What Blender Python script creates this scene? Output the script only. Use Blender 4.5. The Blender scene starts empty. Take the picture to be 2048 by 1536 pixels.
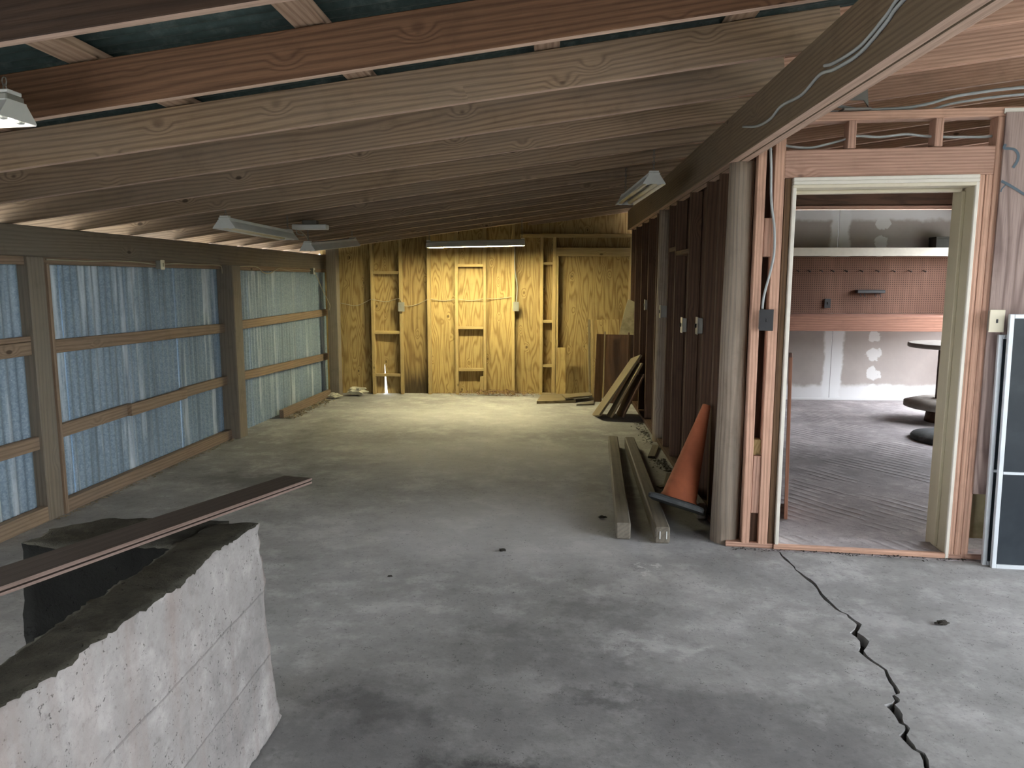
import bpy, bmesh, math, random
from mathutils import Vector, Matrix, noise
random.seed(7)
SC = bpy.context.scene
COL = SC.collection
R = math.radians

# ------------------------------------------------------------------ camera
cd = bpy.data.cameras.new('camera'); cam = bpy.data.objects.new('camera', cd); COL.objects.link(cam)
cd.sensor_fit = 'HORIZONTAL'; cd.sensor_width = 36.0; cd.lens = 1500 / 2048 * 36.0; cd.clip_start = .05
PITCH, YAW, ROLL = R(7.85), R(3.0), R(.1)
_f = Vector((-math.sin(YAW) * math.cos(PITCH), math.cos(YAW) * math.cos(PITCH), -math.sin(PITCH)))
_r = Vector((math.cos(YAW), math.sin(YAW), 0)); _u = _r.cross(_f)
_r2 = _r * math.cos(ROLL) + _u * math.sin(ROLL); _u2 = _u * math.cos(ROLL) - _r * math.sin(ROLL)
_m = Matrix((_r2, _u2, -_f)).transposed().to_4x4(); _m.translation = Vector((0, 0, 1.5))
cam.matrix_world = _m
SC.camera = cam

# ------------------------------------------------------------------ world, daylight, exposure
w = bpy.data.worlds.new('overcast_sky'); SC.world = w; w.use_nodes = True
w.node_tree.nodes['Background'].inputs[0].default_value = (.90, .94, 1.0, 1)
w.node_tree.nodes['Background'].inputs[1].default_value = 2.0
SC.view_settings.view_transform = 'Standard'; SC.view_settings.look = 'None'
SC.view_settings.gamma = 1.0; SC.view_settings.use_curve_mapping = False
SC.view_settings.exposure = 3.55
SC.cycles.use_denoising = True
SC.cycles.max_bounces = 6; SC.cycles.diffuse_bounces = 4; SC.cycles.glossy_bounces = 2; SC.cycles.transmission_bounces = 2; SC.cycles.use_adaptive_sampling = True; SC.cycles.adaptive_threshold = .06; SC.cycles.sample_clamp_indirect = 6.0

def portal(name, c, sx, sy, rot):
    l = bpy.data.lights.new(name, 'AREA'); l.shape = 'RECTANGLE'; l.size = sx; l.size_y = sy
    l.cycles.is_portal = True
    o = bpy.data.objects.new(name, l); COL.objects.link(o); o.location = c; o.rotation_euler = rot
portal('daylight_portal_side', (6.05, 1.15, 1.38), 2.8, 4.9, (0, R(90), 0))
portal('daylight_portal_behind', (4.7, -3.35, 1.3), 2.6, 2.7, (R(90), 0, 0))
portal('daylight_portal_workshop', (5.08, 8.2, 1.05), 2.1, 2.4, (0, R(90), 0))

# ------------------------------------------------------------------ material helpers
class NT:
    def __init__(s, name):
        s.m = bpy.data.materials.new(name); s.m.use_nodes = True; s.t = s.m.node_tree
        s.b = s.t.nodes['Principled BSDF']
    def n(s, typ, ins=None, **kw):
        nd = s.t.nodes.new(typ)
        for k, v in kw.items(): setattr(nd, k, v)
        for k, v in (ins or {}).items():
            if hasattr(v, 'is_output'): s.t.links.new(v, nd.inputs[k])
            else: nd.inputs[k].default_value = v
        return nd
    def math(s, op, a, b=0.0, c=0.0, clamp=False):
        return s.n('ShaderNodeMath', {0: a, 1: b, 2: c}, operation=op, use_clamp=clamp).outputs[0]
    def vmath(s, op, a, b=(0, 0, 0)):
        return s.n('ShaderNodeVectorMath', {0: a, 1: b}, operation=op).outputs[0]
    def noise(s, vec, scale, detail=2, rough=.5):
        return s.n('ShaderNodeTexNoise', {'Vector': vec, 'Scale': scale, 'Detail': detail, 'Roughness': rough}).outputs[0]
    def smooth(s, v, a, b, lo=0., hi=1.):
        return s.n('ShaderNodeMapRange', {0: v, 1: a, 2: b, 3: lo, 4: hi}, interpolation_type='SMOOTHSTEP').outputs[0]
    def mix(s, f, a, b, mode='MIX'):
        nd = s.n('ShaderNodeMix', {0: f}, data_type='RGBA', blend_type=mode)
        for k, v in ((6, a), (7, b)):
            if hasattr(v, 'is_output'): s.t.links.new(v, nd.inputs[k])
            else: nd.inputs[k].default_value = (*v, 1)
        return nd.outputs[2]
    def obj(s, rnd=True):
        p = s.n('ShaderNodeTexCoord').outputs['Object']
        if rnd:
            r = s.n('ShaderNodeObjectInfo').outputs['Random']
            p = s.vmath('ADD', p, s.n('ShaderNodeCombineXYZ', {0: s.math('MULTIPLY', r, 31.), 1: s.math('MULTIPLY', r, 17.3), 2: s.math('MULTIPLY', r, 9.1)}).outputs[0])
        return p
    def bump(s, h, st, dist=.01):
        b = s.n('ShaderNodeBump', {'Strength': st, 'Distance': dist, 'Height': h})
        s.t.links.new(b.outputs[0], s.b.inputs['Normal'])
    def fin(s, col, rough=.7, metal=0., spec=.3):
        for k, v in (('Base Color', col), ('Roughness', rough), ('Metallic', metal), ('Specular IOR Level', spec)):
            if hasattr(v, 'is_output'): s.t.links.new(v, s.b.inputs[k])
            elif k == 'Base Color': s.b.inputs[k].default_value = (*v, 1)
            else: s.b.inputs[k].default_value = v
        return s.m

def wood(name, c1, c2, ring=60., warp=9., cont=.6, grey=None, greyf=.5, rough=.75, knots=.6, warpx=.45, bump=.25, vary=.25, rot=None, kmap=(3.2, 6., 6.)):
    t = NT(name); p = t.obj()
    s = t.n('ShaderNodeSeparateXYZ', {0: p})
    if ring >= 20: ring *= 5.
    n1 = t.noise(t.vmath('MULTIPLY', p, (warpx, 4., 4.)), 1., 2.5, .45)
    c = t.math('ADD', t.math('MULTIPLY', s.outputs[1], ring * .9), t.math('MULTIPLY', s.outputs[2], ring))
    ph = t.math('ADD', c, t.math('MULTIPLY', n1, warp * 6.28))
    # knots push the rings around themselves
    v = t.n('ShaderNodeTexVoronoi', {'Vector': t.vmath('MULTIPLY', p, kmap), 'Scale': 1.}, feature='F1')
    rs = t.n('ShaderNodeSeparateColor', {0: v.outputs['Color']})
    keep = t.math('LESS_THAN', rs.outputs[0], knots)
    near = t.math('MULTIPLY', t.smooth(v.outputs['Distance'], .34, .05), keep)
    ph = t.math('ADD', ph, t.math('MULTIPLY', near, 11.))
    rg = t.math('ADD', t.math('MULTIPLY', t.math('SINE', ph), .5), .5)
    rg = t.math('POWER', rg, 2.2)
    fib = t.noise(t.vmath('MULTIPLY', p, (5., 160., 160.)), 1., 2, .6)
    col = t.mix(t.math('MULTIPLY', rg, cont), c1, c2)
    col = t.mix(t.smooth(fib, .35, .75, 0., .35), col, tuple(x * .45 for x in c2))
    bl = t.noise(t.vmath('MULTIPLY', p, (.9, 2.2, 2.2)), 1.4, 4, .6)
    if grey: col = t.mix(t.smooth(bl, .3, .72, greyf * .25, greyf), col, grey)
    kn = t.math('MULTIPLY', t.smooth(v.outputs['Distance'], .105, .055), keep)
    col = t.mix(t.math('MULTIPLY', kn, .82), col, tuple(x * .28 for x in c2))
    bl2 = t.noise(p, 6., 5, .65)
    col = t.mix(t.smooth(bl2, .5, .8, 0., .3), col, tuple(x * .4 for x in c2))
    if rot:      # damp rot creeping up from the foot of a sheet
        q = t.n('ShaderNodeSeparateXYZ', {0: t.n('ShaderNodeTexCoord').outputs['Object']}).outputs[0]
        st = t.noise(t.vmath('MULTIPLY', p, (1.2, 22., 22.)), 1., 4, .7)
        h = t.math('ADD', q, t.math('MULTIPLY', st, -.55))
        col = t.mix(t.smooth(h, rot + .05, rot - .35, 0., .85), col, (.03, .022, .014))
    if vary:
        r = t.n('ShaderNodeObjectInfo').outputs['Random']
        col = t.mix(1., col, t.n('ShaderNodeCombineColor', {0: t.math('ADD', t.math('MULTIPLY', r, vary), 1 - vary / 2), 1: t.math('ADD', t.math('MULTIPLY', r, vary), 1 - vary / 2), 2: t.math('ADD', t.math('MULTIPLY', r, vary * .8), 1 - vary / 2)}).outputs[0], 'MULTIPLY')
    t.bump(t.math('ADD', t.math('MULTIPLY', rg, .4), fib), bump, .004)
    return t.fin(col, rough)

M = {}
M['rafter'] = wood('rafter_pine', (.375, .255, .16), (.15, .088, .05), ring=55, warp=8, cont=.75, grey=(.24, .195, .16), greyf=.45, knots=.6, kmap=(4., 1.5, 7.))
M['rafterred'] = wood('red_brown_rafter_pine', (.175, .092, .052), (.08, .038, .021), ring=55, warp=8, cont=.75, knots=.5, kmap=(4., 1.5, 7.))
M['rafterdark'] = wood('dark_rafter_pine', (.06, .033, .02), (.03, .016, .01), ring=55, warp=8, cont=.7, knots=.4, kmap=(4., 1.5, 7.))  # near-black brown for the rafters closest to the camera
M['rafterbounce'] = wood('bounce_lit_underside_pine', (.66, .47, .37), (.42, .27, .19), ring=45, warp=4, cont=.35, knots=.1)  # pine lightened to paint bounced floor light on undersides
M['purlin'] = wood('purlin_pine', (.42, .29, .21), (.22, .13, .085), ring=50, warp=6, knots=.3)
M['beamwood'] = wood('beam_pine', (.22, .155, .10), (.11, .07, .04), ring=60, warp=6, knots=.3, grey=(.15, .12, .09), greyf=.4)
M['weathered'] = wood('weathered_grey_timber', (.25, .20, .15), (.10, .075, .05), ring=45, warp=5, cont=.5, grey=(.21, .19, .16), greyf=.75, knots=.25)
M['girt'] = wood('girt_brown_pine', (.32, .225, .155), (.16, .10, .065), ring=50, warp=6, knots=.45, grey=(.24, .20, .16), greyf=.4)
M['redstud'] = wood('reddish_stud', (.57, .35, .265), (.34, .185, .13), ring=75, warp=4, knots=.3, vary=.3)
M['darkstud'] = wood('dark_aged_stud', (.115, .064, .04), (.05, .028, .018), ring=60, warp=4, knots=.3)
M['brownjamb'] = wood('brown_rough_jamb', (.22, .135, .075), (.09, .05, .03), ring=55, warp=4, knots=.3)
M['darkpanel'] = wood('dark_brown_panelling', (.11, .06, .04), (.05, .03, .02), ring=12, warp=14, knots=.1)
M['plystud'] = wood('yellow_pine_stud', (.48, .36, .17), (.30, .205, .09), ring=70, warp=5, knots=.4)
M['ply'] = wood('yellow_plywood', (.43, .312, .135), (.24, .15, .055), ring=7, warp=20, cont=.85, knots=.62, warpx=.6, bump=.1, vary=.22, kmap=(4., 7., 1.5))
M['plyrot'] = wood('damp_stained_plywood', (.36, .255, .105), (.19, .115, .045), ring=7, warp=18, cont=.85, knots=.55, warpx=.6, bump=.1, vary=.1, rot=-.98, kmap=(4., 7., 1.5))
M['pinkply'] = wood('pinkish_plywood', (.36, .27, .24), (.20, .14, .125), ring=5, warp=15, cont=.9, knots=.1, warpx=.5, bump=.1, vary=0)
M['plankbrown'] = wood('stained_brown_plank', (.055, .041, .033), (.035, .025, .02), ring=40, warp=4, cont=.4, knots=.0, rough=.7, vary=0)
M['plankedge'] = wood('worn_plank_edge', (.26, .185, .155), (.16, .105, .085), ring=40, warp=3, knots=0, vary=0)
M['timber'] = wood('dark_landscape_timber', (.15, .125, .10), (.06, .05, .04), ring=40, warp=4, cont=.5, knots=.2, grey=(.19, .175, .15), greyf=.6)
M['board'] = wood('dusty_board', (.25, .20, .125), (.13, .095, .055), ring=30, warp=9, knots=.2)
M['cab'] = wood('dark_cabinet_veneer', (.13, .068, .032), (.06, .03, .015), ring=20, warp=12, cont=.5, knots=0, rough=.5)
M['log'] = wood('peeled_log', (.31, .235, .17), (.11, .075, .05), ring=40, warp=6, cont=.6, grey=(.27, .24, .205), greyf=.5, knots=.2, bump=.5, vary=0)
M['bench'] = wood('bench_front_board', (.40, .20, .14), (.22, .10, .07), ring=40, warp=5, knots=.3)

def plain(name, c, rough=.5, metal=0., spec=.4, mott=.25, sc=8., bump=0., dirt=None):
    t = NT(name); p = t.obj()
    n = t.noise(p, sc, 4, .6)
    col = t.mix(t.smooth(n, .3, .75, 0., mott), c, tuple(x * .45 for x in c))
    if dirt: col = t.mix(t.smooth(t.noise(p, sc * .45, 5, .7), .5, .68, 0., .8), col, dirt)
    if bump: t.bump(t.noise(p, sc * 6, 4, .6), bump, .004)
    return t.fin(col, rough, metal, spec)
M['white'] = plain('white_enamel', (.66, .67, .65), .4, mott=.2)
M['creampaint'] = plain('cream_gloss_paint', (.66, .60, .47), .45, mott=.15, sc=5, dirt=(.5, .43, .31))
M['whitepaint'] = plain('white_chipped_paint', (.72, .68, .6), .5, mott=.15, sc=14)
M['olivejamb'] = plain('olive_cream_paint', (.52, .465, .335), .5, mott=.2, sc=4)
M['ivory'] = plain('ivory_plastic', (.72, .66, .50), .35, mott=.1)
M['blackplastic'] = plain('black_plastic', (.03, .03, .033), .45, mott=.2)
M['greybox'] = plain('grey_steel_box', (.30, .30, .27), .45, .3)
M['steel'] = plain('dull_steel', (.22, .21, .19), .5, .6)
M['cable'] = plain('grey_cable_sheath', (.40, .42, .42), .5)
M['oldcable'] = plain('yellowed_cable_sheath', (.40, .36, .25), .6)
M['rubber'] = plain('black_rubber', (.045, .05, .052), .7, mott=.4, dirt=(.13, .135, .13))
M['cone'] = plain('faded_orange_vinyl', (.46, .135, .06), .7, mott=.55, sc=5, dirt=(.20, .06, .03))
M['alum'] = plain('white_aluminium', (.62, .66, .70), .35, .2)
M['soil'] = plain('dark_soil', (.03, .026, .02), .95, mott=.5, sc=30, bump=.6)
M['ground'] = plain('pale_gravel_yard', (.38, .37, .33), .95, mott=.4, sc=2)
M['blocker'] = plain('dark_green_blocker', (.07, .10, .05), .9, mott=.7, sc=5)
M['fascia'] = plain('cream_fascia', (.78, .70, .48), .7)
M['paper'] = plain('crumpled_pale_paper', (.55, .53, .42), .8, mott=.4, sc=20)
M['dryleaf'] = plain('dry_brown_leaf', (.28, .165, .105), .8, mott=.6, sc=40)
M['straw'] = plain('dry_straw', (.34, .28, .19), .9, mott=.5, sc=40)
M['sheetcream'] = plain('cream_wallboard', (.62, .55, .33), .8, mott=.3, sc=5, dirt=(.30, .245, .13))
M['tube'] = plain('unlit_fluorescent_tube', (.68, .62, .46), .25)
M['spray'] = plain('blue_grey_spray_paint', (.085, .12, .15), .6)
M['spool'] = plain('grey_weathered_spool_wood', (.30, .27, .24), .8, mott=.5, sc=10)
M['roofmetal'] = plain('dark_green_corrugated_roof', (.055, .085, .08), .55, .3, mott=.6, sc=25, dirt=(.11, .14, .13))
M['deckpanel'] = plain('dim_grey_block', (.06, .058, .05), .9)

def emit(name, c, s):
    t = NT(name); t.b.inputs['Emission Color'].default_value = (*c, 1); t.b.inputs['Emission Strength'].default_value = s
    return t.fin(c, .4)
M['lit'] = emit('lit_warm_fluorescent', (1., .90, .55), 19.5)
M['litcool'] = emit('lit_white_fluorescent', (1., .92, .80), 1.2)

def galv():
    t = NT('galvanised_steel'); p = t.obj(False)
    pr = t.obj(True)
    sp = t.n('ShaderNodeTexVoronoi', {'Vector': p, 'Scale': 110.}, feature='F1')
    spv = t.n('ShaderNodeSeparateColor', {0: sp.outputs['Color']}).outputs[0]
    st = t.noise(t.vmath('MULTIPLY', pr, (9., 9., .7)), 1., 5, .62)
    big = t.noise(t.vmath('MULTIPLY', pr, (3.2, 3.2, .28)), 1., 3, .5)
    c = t.mix(spv, (.19, .265, .335), (.30, .385, .465))
    c = t.mix(t.math('MULTIPLY', t.smooth(st, .47, .66), t.smooth(big, .46, .58)), c, (.62, .69, .74))
    c = t.mix(t.smooth(t.noise(pr, 60., 3, .7), .63, .72, 0., .5), c, (.6, .66, .7))
    c = t.mix(t.smooth(t.noise(t.vmath('MULTIPLY', pr, (14., 14., .5)), 1., 3, .6), .5, .7, 0., .5), c, (.11, .14, .16))
    return t.fin(c, .62, .12, .4)
M['galv'] = galv()

def concrete(name, c, stains_shade=(), light=(), dark=.6, pits=.3, sc=1., coord='obj', bump=.25, streak=None, grooves=False, lines=()):
    t = NT(name); p = t.n('ShaderNodeTexCoord').outputs['Object']
    n1 = t.noise(p, 1.1 * sc, 6, .62); n2 = t.noise(t.vmath('ADD', p, (5, 3, 1)), 4.5 * sc, 6, .68); n3 = t.noise(p, 38 * sc, 4, .7)
    col = t.mix(t.smooth(n1, .34, .62, 0., dark), c, tuple(x * .48 for x in c))
    col = t.mix(t.smooth(n2, .46, .68, 0., .55), col, tuple(min(1, x * 1.5) for x in c))
    col = t.mix(t.smooth(n2, .47, .30, 0., .45), col, tuple(x * .5 for x in c))
    col = t.mix(t.smooth(n3, .52, .74, 0., .45), col, tuple(x * .45 for x in c))
    wob = t.vmath('SCALE', t.vmath('SUBTRACT', t.n('ShaderNodeTexNoise', {'Vector': p, 'Scale': 4.5, 'Detail': 6., 'Roughness': .7}).outputs[1], (.5, .5, .5)))
    wob.node.inputs['Scale'].default_value = .75
    pw = t.vmath('ADD', p, wob)
    for lst, cc in ((stains_shade, tuple(x * .22 for x in c)), (light, tuple(min(1, x * 1.7) for x in c))):
        for (x, y, rx, ry, a) in lst:
            d = t.n('ShaderNodeVectorMath', {0: t.vmath('MULTIPLY', t.vmath('SUBTRACT', pw, (x, y, 0)), (1 / rx, 1 / ry, 0))}, operation='LENGTH').outputs['Value']
            col = t.mix(t.smooth(d, 1.15, .25, 0., a), col, cc)
    # pores
    v = t.n('ShaderNodeTexVoronoi', {'Vector': pw, 'Scale': 19.}, feature='F1')
    pk = t.math('MULTIPLY', t.smooth(v.outputs['Distance'], .25, .12), t.math('LESS_THAN', t.n('ShaderNodeSeparateColor', {0: v.outputs['Color']}).outputs[1], pits))
    col = t.mix(t.math('MULTIPLY', pk, .75), col, tuple(x * .2 for x in c))
    h = t.math('SUBTRACT', t.math('ADD', t.math('MULTIPLY', n2, .6), t.math('MULTIPLY', n3, .5)), pk)
    if grooves:
        q = t.n('ShaderNodeSeparateXYZ', {0: p})
        g = t.math('SINE', t.math('ADD', t.math('MULTIPLY', t.math('ADD', q.outputs[1], t.math('MULTIPLY', q.outputs[0], 1.5)), 42.), t.math('MULTIPLY', n1, 9.)))
        gm = t.math('MULTIPLY', t.smooth(t.noise(t.vmath('ADD', p, (3., 1., 0.)), 1.6, 4, .6), .45, .6), t.math('POWER', t.math('ADD', t.math('MULTIPLY', g, .5), .5), 3.))
        h = t.math('ADD', h, t.math('MULTIPLY', gm, 1.3))
        col = t.mix(t.math('MULTIPLY', gm, .35), col, tuple(x * .5 for x in c))
    for lz in lines:        # joints left by the form boards
        q = t.n('ShaderNodeSeparateXYZ', {0: p})
        d = t.math('ABSOLUTE', t.math('SUBTRACT', t.math('ADD', q.outputs[2], t.math('MULTIPLY', t.math('SUBTRACT', n2, .5), .012)), lz))
        ln = t.math('MULTIPLY', t.smooth(d, .004, .001), t.smooth(n1, .38, .5))
        col = t.mix(t.math('MULTIPLY', ln, .35), col, tuple(x * .35 for x in c)); h = t.math('SUBTRACT', h, ln)
    if streak:
        st = t.noise(t.vmath('MULTIPLY', p, (1., 7., .5)), 1., 4, .6)
        col = t.mix(t.smooth(st, .5, .72, 0., .5), col, streak)
    t.bump(h, bump, .012)
    return t.fin(col, .9, 0., .08)
M['floor'] = concrete('stained_shaded_floor_concrete', (.335, .332, .328),
    stains_shade=[(-.1, 2.2, 1.5, .75, .4), (-1.9, 1.9, .55, 1.0, .85), (-.12, 2.05, .28, .16, .9), (-.42, 2.0, .2, .09, .7), (-.05, 2.9, .6, .25, .35), (.75, 2.35, .5, .3, .4), (-2.2, 5.4, .7, .3, .5), (-1.6, 5.9, .6, .2, .25), (.8, 4.9, .3, .8, .5), (-.62, 2.45, .25, .16, .5), (.2, 2.55, .22, .08, .5), (-2.3, 7.5, .25, .9, .35), (.98, 2.05, .14, .07, .7), (.3, 3.25, .5, .16, .35)],  # long patch left of the pit paints the shade the pit casts
    light=[(.62, 2.0, .12, .08, .4), (.5, 3.85, .05, .04, .8), (.42, 2.95, .22, .1, .4), (1.72, 2.02, .13, .14, .5), (1.5, 3.2, .3, .12, .3), (-.2, 4.5, 1.4, .9, .45), (-.5, 6.2, 1.6, 1.1, .4), (-.9, 8.2, 1.8, 1.1, .35)], dark=.38)  # widest pale patches paint extra light into the dim middle floor
M['floor2'] = concrete('rough_workshop_concrete', (.42, .385, .39), stains_shade=[(2.6, 6.3, 1.2, .7, .5)], dark=.4, grooves=True, bump=.35)
M['concrete'] = concrete('pale_pitted_concrete', (.31, .292, .286), dark=.35, pits=.5, sc=1.6, bump=.5, lines=(.27, .50), streak=(.26, .205, .185))
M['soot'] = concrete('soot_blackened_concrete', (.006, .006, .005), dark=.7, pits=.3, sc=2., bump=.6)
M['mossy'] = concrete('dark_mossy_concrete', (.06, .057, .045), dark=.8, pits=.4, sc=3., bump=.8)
def drywall():
    t = NT('taped_drywall'); p = t.n('ShaderNodeTexCoord').outputs['Object']
    s = t.n('ShaderNodeSeparateXYZ', {0: p}); n = t.noise(p, 3.5, 5, .6)
    wob = t.math('MULTIPLY', t.math('SUBTRACT', n, .5), .16)
    col = t.mix(t.smooth(n, .35, .7, 0., .35), (.36, .32, .30), (.25, .22, .21))
    def band(x, hw, a=.9):
        d = t.math('ABSOLUTE', t.math('SUBTRACT', t.math('ADD', s.outputs[0], wob), x)); return t.smooth(d, hw + .02, hw - .02, 0., a)
    def hband(z0, hw, a=.85):
        d = t.math('ABSOLUTE', t.math('SUBTRACT', t.math('ADD', s.outputs[2], wob), z0)); return t.smooth(d, hw + .03, hw - .03, 0., a)
    for f in (band(3.56, .115), hband(2.33, .09), hband(.03, .16)): col = t.mix(f, col, (.66, .66, .67))
    w2 = t.math('MULTIPLY', t.math('SUBTRACT', t.noise(p, 9., 4, .65), .5), .22)
    # plaster dabs over the screw heads
    sp = t.math('FRACT', t.math('MULTIPLY', s.outputs[2], 4.3)); sp = t.math('ABSOLUTE', t.math('SUBTRACT', sp, .5))
    dab = t.smooth(t.math('ADD', t.math('POWER', t.math('DIVIDE', t.math('SUBTRACT', t.math('ADD', s.outputs[0], w2), 4.06), .085), 2.), t.math('POWER', t.math('DIVIDE', t.math('ADD', sp, t.math('MULTIPLY', w2, 2.5)), .36), 2.)), 1.15, .8); col = t.mix(t.math('MULTIPLY', dab, .8), col, (.62, .62, .62))
    col = t.mix(t.smooth(t.math('ABSOLUTE', t.math('SUBTRACT', s.outputs[0], 3.54)), .006, .002, 0., .6), col, (.1, .09, .09))
    return t.fin(col, .85)
M['drywall'] = drywall()
def pegboard():
    t = NT('perforated_hardboard'); p = t.n('ShaderNodeTexCoord').outputs['Object']
    s = t.n('ShaderNodeSeparateXYZ', {0: p})
    fx = t.math('ABSOLUTE', t.math('SUBTRACT', t.math('FRACT', t.math('MULTIPLY', s.outputs[0], 38.)), .5))
    fz = t.math('ABSOLUTE', t.math('SUBTRACT', t.math('FRACT', t.math('MULTIPLY', s.outputs[2], 38.)), .5))
    d = t.math('SQRT', t.math('ADD', t.math('MULTIPLY', fx, fx), t.math('MULTIPLY', fz, fz)))
    n = t.noise(t.vmath('MULTIPLY', p, (6., 1., .6)), 1., 4, .6)
    col = t.mix(t.smooth(n, .4, .7, 0., .7), (.135, .075, .055), (.20, .115, .085))
    col = t.mix(t.smooth(d, .25, .17), col, (.03, .02, .015))
    return t.fin(col, .75, 0., .1)
M['pegboard'] = pegboard()
def glassy():
    t = NT('dark_dusty_glass'); p = t.obj(False)
    n = t.noise(p, 3., 4, .6)
    col = t.mix(t.smooth(n, .4, .7, 0., .5), (.022, .028, .035), (.05, .06, .07))
    return t.fin(col, .28, 0., .22)
M['glass'] = glassy()

# ------------------------------------------------------------------ geometry helpers
def link(name, me, mat, parent=None, mtx=None):
    o = bpy.data.objects.new(name, me); COL.objects.link(o)
    for m in (mat if isinstance(mat, (list, tuple)) else [mat]): me.materials.append(m if not isinstance(m, str) else M[m])
    o.parent = parent
    if mtx is not None: o.matrix_local = mtx
    return o
def empty(name, loc=(0, 0, 0), rz=0., mtx=None):
    o = bpy.data.objects.new(name, None); COL.objects.link(o); o.empty_display_size = .1
    if mtx is not None: o.matrix_world = mtx
    else: o.location = loc; o.rotation_euler = (0, 0, rz)
    return o
def tag(o, label, cat, group=None, kind=None):
    o['label'] = label; o['category'] = cat
    if group: o['group'] = group
    if kind: o['kind'] = kind
    return o
def pydata(name, v, f, smooth=False):
    me = bpy.data.meshes.new(name); me.from_pydata([tuple(a) for a in v], [], f); me.update()
    if smooth: me.polygons.foreach_set('use_smooth', [True] * len(me.polygons))
    return me
def chamfer(name, l, wd, h, b=.003):
    a = (l / 2, wd / 2, h / 2); b = min(b, min(a) * .45)
    v = []; ix = {}
    for sx in (-1, 1):
        for sy in (-1, 1):
            for sz in (-1, 1):
                s = (sx, sy, sz)
                for k in range(3):
                    ix[s, k] = len(v)
                    v.append(tuple(s[i] * (a[i] if i == k else a[i] - b) for i in range(3)))
    bm = bmesh.new(); vs = [bm.verts.new(c) for c in v]
    def face(idx):
        bm.faces.new([vs[i] for i in idx])
    for k in range(3):
        i, j = [q for q in range(3) if q != k]
        for s in (-1, 1):
            c = []
            for si, sj in ((-1, -1), (1, -1), (1, 1), (-1, 1)):
                t = [0, 0, 0]; t[k] = s; t[i] = si; t[j] = sj; c.append(ix[tuple(t), k])
            face(c)
    for k in range(3):       # edges along k
        i, j = [q for q in range(3) if q != k]
        for si in (-1, 1):
            for sj in (-1, 1):
                t0 = [0, 0, 0]; t0[i] = si; t0[j] = sj; t1 = list(t0); t0[k] = -1; t1[k] = 1
                t0, t1 = tuple(t0), tuple(t1)
                face([ix[t0, i], ix[t1, i], ix[t1, j], ix[t0, j]])
    for sx in (-1, 1):
        for sy in (-1, 1):
            for sz in (-1, 1): face([ix[(sx, sy, sz), k] for k in range(3)])
    bmesh.ops.recalc_face_normals(bm, faces=bm.faces)
    me = bpy.data.meshes.new(name); bm.to_mesh(me); bm.free(); return me
def frame(p0, p1, up):
    p0, p1, up = Vector(p0), Vector(p1), Vector(up)
    x = (p1 - p0).normalized(); z = (up - x * up.dot(x)).normalized(); y = z.cross(x)
    m = Matrix((x, y, z)).transposed().to_4x4(); m.translation = (p0 + p1) / 2
    return m
def lum(name, p0, p1, wd, h, mat, parent=None, up=(0, 0, 1), b=.003):
    """a length of lumber from p0 to p1; h along up, wd across"""
    return link(name, chamfer(name, (Vector(p1) - Vector(p0)).length, wd, h, b), mat, parent, frame(p0, p1, up))
def box(name, x0, x1, y0, y1, z0, z1, mat, parent=None, b=.003, axis=None):
    c = ((x0 + x1) / 2, (y0 + y1) / 2, (z0 + z1) / 2); d = (x1 - x0, y1 - y0, z1 - z0)
    k = axis if axis is not None else max(range(3), key=lambda i: d[i])
    if k == 0: return lum(name, (x0, c[1], c[2]), (x1, c[1], c[2]), d[1], d[2], mat, parent, (0, 0, 1), b)
    if k == 1: return lum(name, (c[0], y0, c[2]), (c[0], y1, c[2]), d[0], d[2], mat, parent, (0, 0, 1), b)
    return lum(name, (c[0], c[1], z0), (c[0], c[1], z1), d[0], d[1], mat, parent, (0, 1, 0), b)
def prism(name, poly, p0, ax, ay, th, mat, parent=None):
    """polygon poly (a,b) on axes ax, ay at p0, given thickness th along ax x ay; local x = ax"""
    ax, ay = Vector(ax).normalized(), Vector(ay).normalized(); az = ax.cross(ay)
    m = Matrix((ax, ay, az)).transposed().to_4x4(); m.translation = Vector(p0)
    n = len(poly); v = [(a, b, -th / 2) for a, b in poly] + [(a, b, th / 2) for a, b in poly]
    f = [list(range(n))[::-1], list(range(n, 2 * n))] + [[i, (i + 1) % n, n + (i + 1) % n, n + i] for i in range(n)]
    bm = bmesh.new(); vs = [bm.verts.new(c) for c in v]
    for q in f: bm.faces.new([vs[i] for i in q])
    bmesh.ops.recalc_face_normals(bm, faces=bm.faces)
    me = bpy.data.meshes.new(name); bm.to_mesh(me); bm.free()
    return link(name, me, mat, parent, m)
def spline(pts, n=6):
    pts = [Vector(p) for p in pts]
    if len(pts) < 3: return pts
    out = []; q = [pts[0] * 2 - pts[1]] + pts + [pts[-1] * 2 - pts[-2]]
    for i in range(1, len(q) - 2):
        for k in range(n):
            t = k / n
            out.append(.5 * ((2 * q[i]) + (q[i + 1] - q[i - 1]) * t + (2 * q[i - 1] - 5 * q[i] + 4 * q[i + 1] - q[i + 2]) * t * t + (3 * q[i] - q[i - 1] - 3 * q[i + 1] + q[i + 2]) * t ** 3))
    return out + [pts[-1]]
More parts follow.
